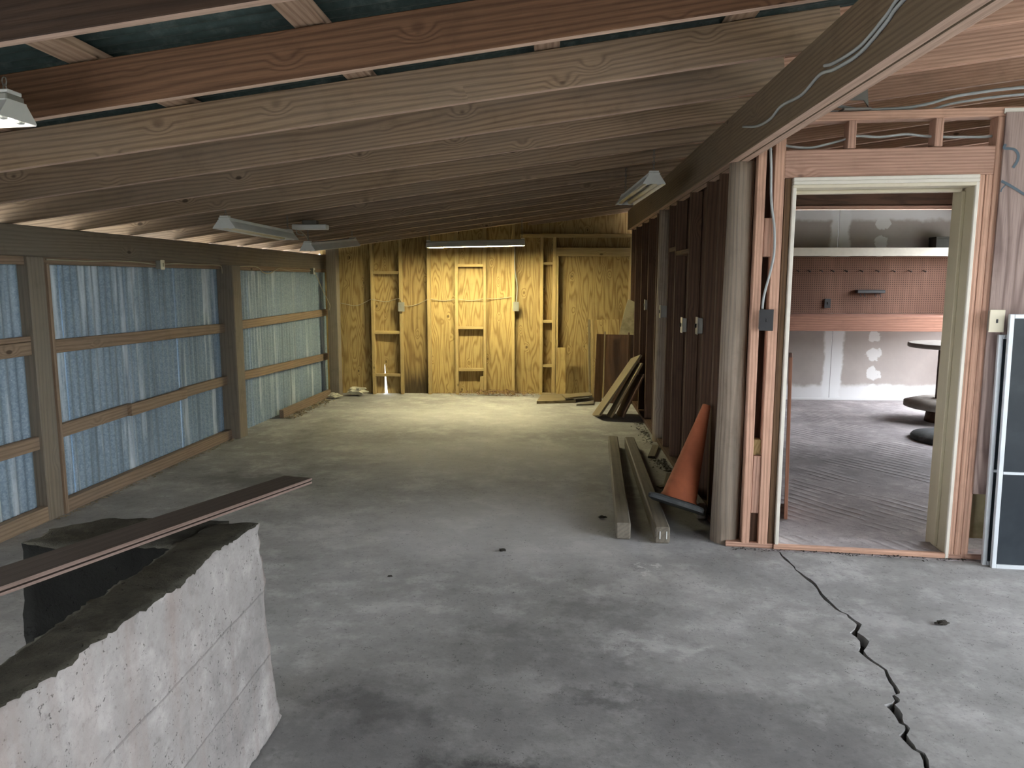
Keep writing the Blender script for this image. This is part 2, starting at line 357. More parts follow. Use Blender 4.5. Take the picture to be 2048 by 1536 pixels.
def tube_geo(pts, r, sides=6, closed=False):
    pts = [Vector(p) for p in pts]; n = len(pts); v = []; f = []
    ref = Vector((0, 0, 1)); prev = None
    for i, p in enumerate(pts):
        a = pts[(i - 1) % n] if (closed or i > 0) else p; c = pts[(i + 1) % n] if (closed or i < n - 1) else p
        t = (c - a).normalized() if (c - a).length > 1e-9 else Vector((1, 0, 0))
        if prev is None:
            s = t.cross(ref); s = t.cross(Vector((1, 0, 0))) if s.length < .05 else s
        else: s = prev - t * prev.dot(t)
        s.normalize(); prev = s; u = t.cross(s)
        rr = r[i] if isinstance(r, (list, tuple)) else r
        for k in range(sides):
            an = 2 * math.pi * k / sides; v.append(p + s * math.cos(an) * rr + u * math.sin(an) * rr)
    m = n if closed else n - 1
    for i in range(m):
        for k in range(sides):
            a, b2 = i * sides + k, i * sides + (k + 1) % sides; j = ((i + 1) % n) * sides
            f.append((a, b2, j + (k + 1) % sides, j + k))
    if not closed: f += [tuple(range(sides))[::-1], tuple((n - 1) * sides + k for k in range(sides))]
    return v, f
def tube(name, pts, r, mat, parent=None, sides=6, smooth=6, closed=False):
    pts = spline(pts, smooth) if smooth else pts
    c = sum((Vector(p) for p in pts), Vector()) / len(pts)
    v, f = tube_geo([Vector(p) - c for p in pts], r, sides, closed)
    return link(name, pydata(name, v, f, True), mat, parent, Matrix.Translation(c))
def lathe(name, prof, mat, parent=None, mtx=None, seg=24, smooth=True):
    v = []; f = []; n = len(prof)
    for r, z in prof:
        for k in range(seg): a = 2 * math.pi * k / seg; v.append((r * math.cos(a), r * math.sin(a), z))
    for i in range(n - 1):
        for k in range(seg): f.append((i * seg + k, i * seg + (k + 1) % seg, (i + 1) * seg + (k + 1) % seg, (i + 1) * seg + k))
    f += [tuple(range(seg))[::-1], tuple((n - 1) * seg + k for k in range(seg))]
    me = pydata(name, v, f)
    if smooth: me.polygons.foreach_set('use_smooth', [len(p.vertices) == 4 for p in me.polygons])
    return link(name, me, mat, parent, mtx)

ZB = lambda X: 2.25 + .1316 * X          # underside of the rafters
SL = Vector((1, 0, .1316)).normalized(); NR = Vector((-.1316, 0, 1)).normalized()

# ------------------------------------------------------------------ ground, floor
g = link('ground', pydata('ground', [(-40, -40, -.14), (40, -40, -.14), (40, 40, -.14), (-40, 40, -.14)], [(0, 1, 2, 3)]), 'ground')
tag(g, 'pale gravel yard outside the shed', 'ground', kind='structure')
def blocker(x0, y0, x1, y1, h):  # unseen leafy screen, added to cut low daylight at the openings
    n = 60; m_ = 10; V, F = [], []; d = Vector((x1 - x0, y1 - y0, 0)); nn = Vector((-d.y, d.x, 0)).normalized()
    for i in range(n + 1):
        for k in range(m_ + 1):
            p = Vector((x0, y0, -.14)) + d * i / n + Vector((0, 0, h * k / m_)); q = noise.noise_vector(p * .9) * .5
            V.append(p + nn * q.x + Vector((0, 0, q.z * (k == m_) * 2)))
    F = [(i * (m_ + 1) + k, (i + 1) * (m_ + 1) + k, (i + 1) * (m_ + 1) + k + 1, i * (m_ + 1) + k + 1) for i in range(n) for k in range(m_)]
    V += [v - nn * .6 for v in V]; N = (n + 1) * (m_ + 1); F += [tuple(a + N for a in f[::-1]) for f in F]
    return link('blocker', pydata('blocker', V, F, True), 'blocker')
tag(blocker(13, -12, 13, 14, 3.1), 'dark green hedge added unseen across the yard to cut low daylight', 'blocker', kind='structure'); tag(blocker(-8, -11, 13, -11, 3.1), 'dark green hedge added unseen behind the shed to cut low daylight', 'blocker', kind='structure')
FL = tag(empty('floor'), 'stained grey concrete slab floor with a jagged crack', 'floor', kind='structure')
CR = [(1.284, 4.10), (1.284, 3.98), (1.295, 3.876), (1.298, 3.796), (1.315, 3.705), (1.321, 3.592), (1.315, 3.464), (1.325, 3.364), (1.353, 3.308), (1.359, 3.244), (1.367, 3.208), (1.311, 3.127), (1.325, 3.045), (1.277, 2.964), (1.287, 2.883), (1.311, 2.813), (1.293, 2.725), (1.285, 2.655), (1.258, 2.629), (1.26, 2.599), (1.218, 2.567), (1.222, 2.504), (1.209, 2.454), (1.216, 2.423), (1.183, 2.385), (1.185, 2.33), (1.2, 2.288), (1.178, 2.213), (1.15, 2.05), (1.17, 1.8), (1.1, 1.3), (1.16, .6), (1.1, -.6), (1.2, -2), (1.15, -3.4)]
wd = [.003, .010, .004, .006, .014, .006, .012, .007, .004, .008, .014, .020, .024, .014, .008, .006, .010, .012, .006, .012, .024, .018, .010, .010, .016, .012, .010, .010, .01, .01, .008, .01, .01, .01, .01]
rnd = random.Random(3); L_, R_ = [], []
for i in range(len(CR)):
    x, y = CR[i]; h = wd[i] * .8
    L_.append((x - h, y)); R_.append((x + h, y))
    if i < len(CR) - 1 and y > 2.0:
        x2, y2 = CR[i + 1]; t = .5; h2 = (wd[i] + wd[i + 1]) * .36
        xm, ym = (x + x2) / 2 + rnd.uniform(-.008, .008), (y + y2) / 2
        L_.append((xm - h2 + rnd.uniform(-.003, .003), ym)); R_.append((xm + h2 + rnd.uniform(-.003, .003), ym))
def slab(name, poly, z0, z1, mat, parent):
    n = len(poly); v = [(a, b, z1) for a, b in poly] + [(a, b, z0) for a, b in poly]
    bm = bmesh.new(); vs = [bm.verts.new(c) for c in v]
    bm.faces.new(vs[:n]); bm.faces.new(vs[n:][::-1])
    for i in range(n): bm.faces.new([vs[i], vs[n + i], vs[n + (i + 1) % n], vs[(i + 1) % n]])
    bmesh.ops.recalc_face_normals(bm, faces=bm.faces); bmesh.ops.triangulate(bm, faces=[f for f in bm.faces if len(f.verts) > 4])
    me = bpy.data.meshes.new(name); bm.to_mesh(me); bm.free(); return link(name, me, mat, parent, Matrix.Identity(4))
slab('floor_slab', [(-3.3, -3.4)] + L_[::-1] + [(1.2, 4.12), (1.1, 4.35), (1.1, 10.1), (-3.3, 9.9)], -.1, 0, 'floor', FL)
slab('floor_slab', R_ + [(6, -3.4), (6.0, 3.62)], -.1, .002, 'floor', FL)
slab('crack_soil', [(1.0, -3.3), (1.5, -3.3), (1.5, 4.2), (1.0, 4.2)], -.12, -.045, 'soil', FL)
slab('workshop_slab', [(1.1, 4.36), (1.2, 4.13), (6.0, 3.63), (6.0, 10.1), (1.1, 10.1)], -.1, .0, 'floor2', FL)

# ------------------------------------------------------------------ ceiling: rafters, purlins, roof sheets
CE = tag(empty('ceiling'), 'open sloping ceiling of pine rafters under dark corrugated roof sheets', 'ceiling', kind='structure')
RH = .150
RY = [1.88 + .6225 * k for k in range(-8, 14)]
def edge(o):  # paler underside paints in light bounced up from the floor
    o.data.materials.append(M['rafterbounce'])
    for p in o.data.polygons:
        if p.normal.z < -.9: p.material_index = 1
    return o
def along(name, X0, X1, Y, h, wdt, off, mat):
    a = Vector((X0, Y, ZB(X0))) + NR * (off + h / 2); b_ = Vector((X1, Y, ZB(X1))) + NR * (off + h / 2)
    o = lum(name, a, b_, wdt, h, mat, CE, NR)
    if mat in ('rafter', 'rafterred', 'rafterdark'):       # underside painted paler, as if lit by floor bounce
        o.data.materials.append(M['rafterbounce'])
        for p in o.data.polygons:
            if p.normal.z < -.9: p.material_index = 1
    return o
for Y in RY:
    j = random.uniform(-.02, .02)
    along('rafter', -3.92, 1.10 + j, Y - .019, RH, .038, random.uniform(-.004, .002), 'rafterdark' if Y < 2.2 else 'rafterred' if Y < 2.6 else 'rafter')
    along('rafter', .90 + j, 6.2, Y + .020, RH, .038, random.uniform(-.002, .004), 'redstud' if Y > 2.4 else 'rafterred')
for k in range(-2, 10):
    X = -1.51 + .752 * k
    c = Vector((X, 0, ZB(X))) + NR * (RH + .004 + .019)
    lum('purlin', (c.x, -3.5, c.z), (c.x, 10.25, c.z), .1, .038, 'purlin', CE, NR)
def corr(name, wdt, ln, pitch, amp, mat, parent, mtx, per=8, pale=None):
    """corrugated sheet: waves across local x (0..wdt), length along local z (0..ln), relief along local y"""
    n = int(round(wdt / pitch * per)); v = []; f = []
    for i in range(n + 1):
        x = wdt * i / n; y = amp * math.sin(2 * math.pi * x / pitch)
        v += [(x, y, 0), (x, y, ln)]
    for i in range(n): f.append((2 * i, 2 * i + 2, 2 * i + 3, 2 * i + 1))
    me = pydata(name, v, f, True); return link(name, me, mat, parent, mtx)
for k in range(17):
    Y0 = -3.55 + k * .82
    x_ax = Vector((0, 1, 0)); z_ax = SL; y_ax = z_ax.cross(x_ax)
    m = Matrix((x_ax, y_ax, z_ax)).transposed().to_4x4()
    m.translation = Vector((-4.05, Y0, ZB(-4.05))) + NR * (RH + .004 + .038 + .013 + (k % 2) * .002)
    corr('roof_sheet', .86, 10.3, .0667, .010, 'roofmetal', CE, m, 6)
lum('fascia_board', (-3.94, -3.5, ZB(-3.94) + .09), (-3.94, 10.2, ZB(-3.94) + .09), .022, .2, 'fascia', CE)

# ------------------------------------------------------------------ left wall (local x inward, y along)
WL = tag(empty('wall_left', (-3.15, 4.5, 0), R(-2.29)), 'galvanised corrugated steel wall on weathered posts and girts', 'wall', kind='structure')
box('beam', -.09, 0, -8.0, 5.42, 1.64, 1.825, 'weathered', WL, .006)
box('post', -.11, .02, -.11, .03, -.02, 1.64, 'weathered', WL, .006)
box('trim_stud', -.03, .035, .03, .055, 0, 1.60, 'girt', WL)
box('post', -.06, .10, 2.38, 2.55, -.02, 1.64, 'weathered', WL, .008)
box('post', .08, .21, 5.02, 5.15, -.02, 1.99, 'weathered', WL, .006)
box('post', -.11, .02, -3.2, -3.06, -.02, 1.64, 'weathered', WL, .006)
def girt(y0, y1, za, zb_, h=.085, x0=-.038, x1=0., mat='girt', nm='girt'):
    return lum(nm, ((x0 + x1) / 2, y0, za + h / 2), ((x0 + x1) / 2, y1, zb_ + h / 2), x1 - x0, h, mat, WL)
girt(-3.06, -.112, 1.04, 1.045, .082); girt(-3.06, -.112, 1.125, 1.13, .03, x0=-.038, x1=.0)
girt(-3.06, -.112, .47, .458, .082)
girt(.056, 2.40, 1.038, 1.012); girt(.056, .86, .49, .505); girt(.80, 1.585, .505, .515, x0=.0, x1=.036); girt(1.585, 2.40, .515, .518)
girt(2.55, 5.25, 1.02, 1.04); girt(2.55, 5.25, .52, .462)
girt(.056, 2.40, 1.595, 1.60, .045, nm='nailer'); girt(2.55, 5.25, 1.595, 1.60, .045, nm='nailer'); girt(-3.06, -.112, 1.59, 1.59, .05, nm='nailer')
girt(.035, 2.40, .0, .0, .088, x0=-.038, x1=.02, nm='bottom_plate'); girt(-3.06, -.112, .0, .0, .095, x0=-.038, x1=.02, nm='bottom_plate')
girt(3.45, 5.02, .004, .004, .088, x0=.045, x1=.095, nm='bottom_plate')
for k in range(-10, 3):
    y0 = 3.72 + k * .69
    m = Matrix(((0, 1, 0, -.052 + (.003 if k >= 0 else 0) + .0015 * (k % 2)), (1, 0, 0, y0 - .02), (0, 0, 1, -.04), (0, 0, 0, 1)))
    corr('corrugated_sheet', .715, 1.675, .0715, .0070, 'galv', WL, m, 10)

# ------------------------------------------------------------------ back wall (local x along, y away)
WB = tag(empty('wall_back', (-2.71, 9.74, 0), R(2.5)), 'yellow plywood back wall with exposed studs and blocking', 'wall', kind='structure')
def bz(x): return ZB(-2.71 + x)
for c, wdt in ((.365, .04), (.738, .04), (1.105, .042), (1.468, .04), (1.838, .04), (2.212, .038), (2.582, .038), (2.745, .045), (3.742, .045), (3.80, .04)):
    top = bz(c) + .15 if c < 2.3 else 2.055
    box('stud', c - wdt / 2, c + wdt / 2, 0, .089, 0, top, 'plystud', WB)
for a, b_, zs in ((.385, .718, (1.60, .82, .255)), (1.488, 1.818, (1.695, .885, .33)), (2.601, 2.7225, (1.722, .97, .385))):
    for zz in zs: box('blocking', a, b_, 0.005, .085, zz - .02, zz + .018, 'plystud', WB)
box('blocking', 1.775, 1.815, .004, .05, 0, .24, 'plystud', WB)
box('top_plate', 2.30, 3.84, -.002, .089, 2.055, 2.10, 'plystud', WB)
box('door_header', 2.768, 3.72, .0, .089, 1.815, 1.925, 'plystud', WB)
box('jamb_stud', 2.768, 2.80, .01, .089, 0, 1.815, 'plystud', WB)
def ply(x0, x1, z0, z1, mat='ply', y=.097, nm='plywood_sheet'): return box(nm, x0, x1, y - .007, y + .007, z0, z1, mat, WB, .001, axis=2)
ply(-.32, .363, .0, 2.2)
prism('plywood_sheet', [(0, -.365), (.0, -.49), (.56, -.495), (2.25, -.495), (2.25, -.365)], (0, .097, 0), (0, 0, 1), (-1, 0, 0), .014, 'ply', WB)
prism('plywood_sheet', [(0, -.528), (.06, -.522), (.55, -.482), (2.25, -.478), (2.25, -.738), (0, -.738)], (0, .105, 0), (0, 0, 1), (-1, 0, 0), .014, 'ply', WB)
ply(.74, 1.104, .0, 2.25, 'plyrot'); ply(1.106, 1.467, 0, 2.35); ply(1.469, 1.837, 0, 2.4); ply(1.839, 2.211, 0, 2.4); ply(2.213, 2.62, 0, 2.6)
ply(2.57, 2.76, 0, 2.6, y=.112); ply(2.74, 3.95, 1.90, 2.75, y=.126); ply(2.74, 3.95, 0, 1.94, y=.11)

# ------------------------------------------------------------------ right wall: log post, studs, dark panelling, carrying beam
WR = tag(empty('wall_right'), 'dark stud wall under a carrying beam, ending in a peeled log post', 'wall', kind='structure')
for Y in (4.66, 5.03, 5.62, 6.22, 6.6, 7.35, 7.95, 8.55, 9.15, 9.62):
    box('stud', 1.0, 1.085, Y, Y + .04, .04, 2.14, 'darkstud', WR)
box('sole_plate', .995, 1.087, 4.4, 9.7, 0, .04, 'darkstud', WR)
for k in range(5): box('wall_panel', 1.09, 1.102, 4.38 + k * 1.1, 4.38 + (k + 1) * 1.1 - .004, .0, 2.3, 'darkpanel', WR, .001, axis=2)
box('blocking', 1.0, 1.085, 5.66, 6.2, 1.70, 1.738, 'darkstud', WR); box('blocking', 1.0, 1.085, 6.26, 6.58, 1.74, 1.778, 'darkstud', WR)
for x0 in (.95, 1.001): edge(lum('carrying_beam', (x0 + .0245, -3.4, 2.255), (x0 + .0245, 9.72, 2.255), .049, .24, 'beamwood', WR, b=.004))
def logpost(x0, y0, x1, y1, h, r0, r1, seg=20):
    v = []; f = []; n = 26
    for i in range(n + 1):
        t = i / n
        for k in range(seg):
            a = 2 * math.pi * k / seg; r = r0 + (r1 - r0) * t
            r *= 1 + .05 * noise.noise(Vector((math.cos(a) * 1.2, math.sin(a) * 1.2, t * 4)))
            v.append((h * t, (y0 + (y1 - y0) * t) + r * math.sin(a), -((x0 + (x1 - x0) * t) + r * math.cos(a))))
        for q in ():
            pass
    for i in range(n):
        for k in range(seg): f.append((i * seg + k, i * seg + (k + 1) % seg, (i + 1) * seg + (k + 1) % seg, (i + 1) * seg + k))
    f += [tuple(range(seg)), tuple(n * seg + k for k in range(seg))]
    me = pydata('log_post', v, f, True)
    m = Matrix(((0, 0, -1, 0), (0, 1, 0, 0), (1, 0, 0, -.01), (0, 0, 0, 1)))
    return link('log_post', me, 'log', WR, m)
logpost(1.02, 4.28, 1.03, 4.27, 2.15, .082, .067)
logpost(1.03, 7.02, 1.03, 7.02, 2.15, .07, .06)

# ------------------------------------------------------------------ partition with the doorway (local x along, y away)
WD = tag(empty('wall_doorway', (1.281, 4.144, 0), R(-5.8)), 'reddish stud partition with doorway header and a plywood sheet', 'wall', kind='structure')
lum('stud', (-.172, .045, 0.0), (-.172, .045, 2.215), .044, .089, 'redstud', WD, (0, 1, 0))
lum('stud', (-.078, .045, 0.0), (-.082, .045, 2.30), .052, .089, 'redstud', WD, (0, 1, 0))
box('rough_jamb', -.05, -.016, .012, .1, 0, 2.04, 'brownjamb', WD)
box('stud', -.245, -.205, .06, .1, 0, 2.2, 'darkstud', WD)
box('blocking', -.148, -.105, .012, .085, 1.63, 1.835, 'redstud', WD); box('blocking', -.148, -.105, .01, .085, .2, .53, 'redstud', WD)
box('blocking', -.148, -.105, .03, .085, .53, .62, 'plystud', WD); box('blocking', -.148, -.105, .03, .085, 0.03, .2, 'darkstud', WD)
box('backing_panel', -.26, -.02, .1, .108, 0.02, 2.2, 'darkpanel', WD, .001)
box('header_board', -.058, .962, .0, .038, 2.04, 2.182, 'redstud', WD)
box('header_board', -.058, .962, .051, .089, 2.04, 2.182, 'darkstud', WD)
box('top_plate', -.10, 4.6, .0, .089, 2.325, 2.37, 'redstud', WD)
for x in (.27, .69): box('cripple_stud', x - .02, x + .02, 0., .089, 2.184, 2.325, 'redstud', WD)
box('stud', .962, .998, .0, .089, .0, 2.325, 'redstud', WD)
box('stud', .928, .960, -.002, .089, .02, 2.04, 'redstud', WD); box('stud', .897, .926, .0, .089, .02, 2.04, 'redstud', WD)
for x in (1.4, 1.8, 2.2, 2.6, 3.0, 3.4, 3.8, 4.2): box('stud', x - .019, x + .019, .0, .089, .0, 2.325, 'darkstud', WD)
box('sole_plate', -.28, -.02, .0, .089, 0, .028, 'redstud', WD); box('sole_plate', .9, 4.6, .0, .089, 0, .03, 'redstud', WD)
box('plywood_sheet', .992, 2.2, -.014, -.001, .37, 2.34, 'pinkply', WD, .001, axis=2); box('plywood_sheet', 2.204, 4.6, -.014, -.001, .37, 2.34, 'pinkply', WD, .001, axis=2)
box('wallboard_strip', 1.0, 4.6, .095, .105, .09, 2.32, 'sheetcream', WD, .001)
box('cover_strip', .985, 1.3, -.006, .0, 2.335, 2.362, 'whitepaint', WD)

D1 = tag(empty('door_1', (1.281, 4.144, 0), R(-5.8)), 'cream painted door frame standing open to the workshop', 'door frame', kind='structure')
box('side_jamb', -.014, .006, -.012, .27, .03, 2.003, 'whitepaint', D1)
box('side_jamb', .878, .896, -.014, .005, .0, 2.003, 'whitepaint', D1)
box('side_jamb', .880, .896, .005, .27, .0, 2.003, 'olivejamb', D1)
box('door_stop', .862, .880, .10, .145, .03, 1.97, 'olivejamb', D1)
box('head_jamb', -.012, .885, -.014, .27, 1.985, 2.003, 'creampaint', D1)
box('head_casing', -.012, .896, -.016, .03, 2.003, 2.022, 'whitepaint', D1); box('head_casing', -.012, .896, -.014, .03, 2.022, 2.041, 'whitepaint', D1)
box('door_stop', .006, .862, .10, .145, 1.967, 1.985, 'creampaint', D1)
box('threshold', -.02, .9, -.012, .012, 0.002, .03, 'redstud', D1); box('threshold', .006, .88, .012, .2, .0, .022, 'floor2', D1)

# ------------------------------------------------------------------ workshop shell
WW = tag(empty('wall_workshop'), 'taped drywall end wall of the workshop behind the doorway', 'wall', kind='structure')
def dry(x0, x1, z0, z1): 
    v = [(x0, 9.65, z0), (x1, 9.65, z0), (x1, 9.65, z1), (x0, 9.65, z1), (x0, 9.665, z0), (x1, 9.665, z0), (x1, 9.665, z1), (x0, 9.665, z1)]
    link('drywall_sheet', pydata('drywall_sheet', v, [(0, 1, 2, 3), (4, 7, 6, 5), (0, 3, 7, 4), (1, 5, 6, 2), (3, 2, 6, 7), (0, 4, 5, 1)]), 'drywall', WW, Matrix.Identity(4))
dry(1.11, 3.535, .0, 2.37); dry(3.538, 5.095, .0, 2.37)
box('wall_plate', 1.11, 5.095, 9.64, 9.73, 2.375, 2.42, 'redstud', WW); box('wall_plate', 1.11, 5.095, 9.66, 9.75, 2.42, 2.95, 'darkpanel', WW)
box('base_strip', 1.11, 5.095, 9.635, 9.65, .0, .03, 'drywall', WW)
WS = tag(empty('wall_workshop_side'), 'dark side wall of the workshop with a doorway letting daylight in', 'wall', kind='structure')
box('wall_panel', 5.10, 5.14, 3.6, 7.0, 0, 3.0, 'darkpanel', WS); box('wall_panel', 5.10, 5.14, 9.4, 9.75, 0, 3.0, 'darkpanel', WS); box('wall_panel', 5.10, 5.14, 7.0, 9.4, 2.1, 3.0, 'darkpanel', WS)
# unseen ends of the shed behind the camera, openings sized to limit daylight
WF = tag(empty('unseen_wall_front'), 'unseen plank wall closing the near end of the shed', 'wall', kind='structure')
for k in range(15): box('wall_board', -3.5 + k * .46, -3.5 + (k + 1) * .46 - .006, -3.45, -3.42, 0, 2.6, 'darkpanel', WF, .001, axis=2)

WO = tag(empty('unseen_wall_entrance'), 'unseen plank wall and header narrowing the open entrance to limit daylight', 'wall', kind='structure')
box('header_board', 6.0, 6.04, -3.45, 3.62, 2.78, 3.15, 'darkpanel', WO); box('header_board', 6.0, 6.04, -3.45, -1.3, 0, 2.78, 'darkpanel', WO)

# ================================================================== THINGS
DM = Matrix.Translation((1.281, 4.144, 0)) @ Matrix.Rotation(R(-5.8), 4, 'Z')
BM = Matrix.Translation((-2.71, 9.74, 0)) @ Matrix.Rotation(R(2.5), 4, 'Z')
LM = Matrix.Translation((-3.15, 4.5, 0)) @ Matrix.Rotation(R(-2.29), 4, 'Z')
def dw(*p): return DM @ Vector(p)
def bw(*p): return BM @ Vector(p)
def lw(*p): return LM @ Vector(p)

# ------------------------------------------------------------------ broken concrete pit with a plank across it
def rough(name, fn, n, amp, mats, pick, parent, seed, mtx):
    nx, ny, nz = n; idx = {}; v = []; f = []; mi = []
    def at(i, j, k):
        if (i, j, k) not in idx:
            p = Vector(fn(i / nx, j / ny, k / nz)); e = sum((a in (0, m)) for a, m in ((i, nx), (j, ny), (k, nz)))
            q = p * 5 + Vector((seed, 0, 0))
            d = noise.noise_vector(q) * amp + noise.noise_vector(q * 4.3) * amp * .45 + noise.noise_vector(q * 13) * amp * .3 * (1 if e < 2 else 2)
            c = Vector(fn(.5 if nx < 15 else i / nx, j / ny, .5)); dirn = (c - p)
            if e >= 2: p = p + dirn.normalized() * amp * (.55 + .9 * abs(noise.noise(q * 2.1)))
            idx[i, j, k] = len(v); v.append(p + d * ((1.0 if k >= nz else .5) if e < 2 else 1.5))
        return idx[i, j, k]
    def quad(a, b, c, d, tag_): f.append((a, b, c, d)); mi.append(pick[tag_])
    for i in range(nx):
        for j in range(ny):
            quad(at(i, j, 0), at(i, j + 1, 0), at(i + 1, j + 1, 0), at(i + 1, j, 0), 'b')
            quad(at(i, j, nz), at(i + 1, j, nz), at(i + 1, j + 1, nz), at(i, j + 1, nz), 't')
    for i in range(nx):
        for k in range(nz):
            quad(at(i, 0, k), at(i + 1, 0, k), at(i + 1, 0, k + 1), at(i, 0, k + 1), 'y0')
            quad(at(i, ny, k), at(i, ny, k + 1), at(i + 1, ny, k + 1), at(i + 1, ny, k), 'y1')
    for j in range(ny):
        for k in range(nz):
            quad(at(0, j, k), at(0, j, k + 1), at(0, j + 1, k + 1), at(0, j + 1, k), 'x0')
            quad(at(nx, j, k), at(nx, j + 1, k), at(nx, j + 1, k + 1), at(nx, j, k + 1), 'x1')
    me = pydata(name, v, f); o = link(name, me, mats, parent, mtx)
    me.polygons.foreach_set('material_index', mi); me.polygons.foreach_set('use_smooth', [True] * len(f))
    return o
PIT = tag(empty('concrete_pit', (-1.0, 1.6, 0)), 'low broken concrete wall, pale outside and soot-black inside, on the floor', 'concrete wall')
def side(a, b, c):
    y = .4 + 1.87 * b; top = .73 + .075 * (1 - b)
    z = top * c; xo = -.93 + .012 * (1 - c); xi = -1.075 - .01 * math.sin(b * 9)
    if b > .97: y += .075 * (1 - c) ** 1.3
    return (xi + (xo - xi) * a + 1.0, y - 1.6, z)
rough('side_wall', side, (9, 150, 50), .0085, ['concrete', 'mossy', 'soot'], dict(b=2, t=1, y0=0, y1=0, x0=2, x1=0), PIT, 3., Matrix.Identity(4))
def endw(a, b, c):
    x = -1.555 + .495 * a; y = 2.06 + (.12 + .15 * min(1., a / .22)) * b
    if a < .03: x -= .05 * (1 - c)
    return (x + 1.0, y - 1.6, .725 * c)
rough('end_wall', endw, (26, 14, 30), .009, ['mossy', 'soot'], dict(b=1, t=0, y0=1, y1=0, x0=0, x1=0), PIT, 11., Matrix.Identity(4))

def plank_mesh(name, ln, wdt, th):
    g = th * .16
    pr = [(-wdt / 2, -th / 2), (wdt / 2, -th / 2), (wdt / 2, th / 2), (-wdt / 2, th / 2), (-wdt / 2, g), (-wdt / 2 + .008, g * .6), (-wdt / 2 + .008, -g * .6), (-wdt / 2, -g)]
    pr = [(-y, z) for y, z in pr]
    n = len(pr); v = [(-ln / 2, y, z) for y, z in pr] + [(ln / 2, y, z) for y, z in pr]
    f = [list(range(n)), list(range(n, 2 * n))[::-1]] + [[i, n + i, n + (i + 1) % n, (i + 1) % n] for i in range(n)]
    bm = bmesh.new(); vs = [bm.verts.new(c) for c in v]
    for q in f: bm.faces.new([vs[i] for i in q])
    bmesh.ops.recalc_face_normals(bm, faces=bm.faces); me = bpy.data.meshes.new(name); bm.to_mesh(me); bm.free(); return me
pa, pb = Vector((-1.005, 2.865, .712)), Vector((-1.44, .87, .856))
me = plank_mesh('brown_plank', (pb - pa).length, .125, .022)
o = link('brown_plank', me, ['plankbrown', 'plankedge'], None, frame(pa, pb, (0, 0, 1)))
me.polygons.foreach_set('material_index', [0 if p.normal.z > .9 else 1 for p in me.polygons])
tag(o, 'long dark brown tongue-and-groove plank lying across the concrete pit', 'plank')
o = tube('steel_rod', [(-1.62, 1.55, .008), (-1.72, 2.05, .010), (-1.79, 2.25, .008)], .009, 'blackplastic', smooth=2)
tag(o, 'thin black steel rod on the floor behind the concrete pit', 'rod')

# ------------------------------------------------------------------ timbers, cone, scraps
for nm, a, b_, lab in (('landscape_timber', (.43, 4.25, .05), (.57, 6.75, .05), 'dark square timber lying on the floor, the one farther from the cone'),
                       ('landscape_timber', (.648, 4.19, .05), (.715, 6.72, .05), 'dark square timber on the floor propping up the traffic cone')):
    t = tag(empty(nm, ((a[0] + b_[0]) / 2, (a[1] + b_[1]) / 2, 0)), lab, 'timber', 'timbers beside the stud wall')
    c = Vector(t.location); lum('beam_body', Vector(a) - c, Vector(b_) - c, .085, .098, 'timber', t, b=.008)
    if a[0] > .6:
        for dx in (-.018, .02): box('staple', a[0] - c.x + dx, a[0] - c.x + dx + .006, a[1] - c.y - .004, a[1] - c.y + .01, .03, .075, 'white', t, .001)
ax = Vector((.185, .17, .56)).normalized(); xx = (Vector((1, -.25, 0)) - ax * ax.dot(Vector((1, -.25, 0)))).normalized(); yy = ax.cross(xx)
m = Matrix((xx, yy, ax)).transposed().to_4x4(); m.translation = Vector((.775, 4.48, .150))
CN = tag(empty('traffic_cone', mtx=m), 'faded orange traffic cone on a black base, tipped against a timber', 'traffic cone')
lathe('cone_body', [(.118, .018), (.116, .03), (.105, .05), (.03, .60), (.026, .64), (.022, .642), (.024, .62)], 'cone', CN, Matrix.Identity(4), 32)
def rsq(r, c, n=5):
    return [(sx * (r - c) + c * math.cos(a0 + math.pi / 2 * k / n), sy * (r - c) + c * math.sin(a0 + math.pi / 2 * k / n)) for sx, sy, a0 in ((1, 1, 0), (-1, 1, math.pi / 2), (-1, -1, math.pi), (1, -1, 1.5 * math.pi)) for k in range(n + 1)]
pts = rsq(.168, .045); n = len(pts); v = []; f = []
for s, z in ((1., -.012), (1., .008), (.96, .018), (.72, .026)): v += [(a * s, b * s, z) for a, b in pts]
for r_ in range(3): f += [(r_ * n + i, r_ * n + (i + 1) % n, (r_ + 1) * n + (i + 1) % n, (r_ + 1) * n + i) for i in range(n)]
f += [tuple(range(n))[::-1], tuple(3 * n + i for i in range(n))]
link('cone_base', pydata('cone_base', v, f), 'rubber', CN, Matrix.Identity(4))
for a, b_, wdt, h, lab in (((.80, 5.05, .009), (.95, 5.75, .009), .09, .016, 'flat dark scrap board on the floor behind the traffic cone'),
                           ((.78, 5.30, .027), (.985, 5.42, .027), .05, .016, 'short dark stick crossing the scrap board behind the cone'),
                           ((.86, 6.3, .012), (.96, 6.75, .012), .06, .02, 'crumbled dark board end by the stud wall foot')):
    tag(lum('scrap_board', a, b_, wdt, h, 'timber'), lab, 'scrap wood', 'scraps along the stud wall')
box_ = lum('concrete_chunk', (.955, 4.62, .06), (.955, 5.0, .05), .06, .11, 'concrete', None, b=.02)
tag(box_, 'pale concrete curb chunk on the floor behind the log post', 'concrete block')

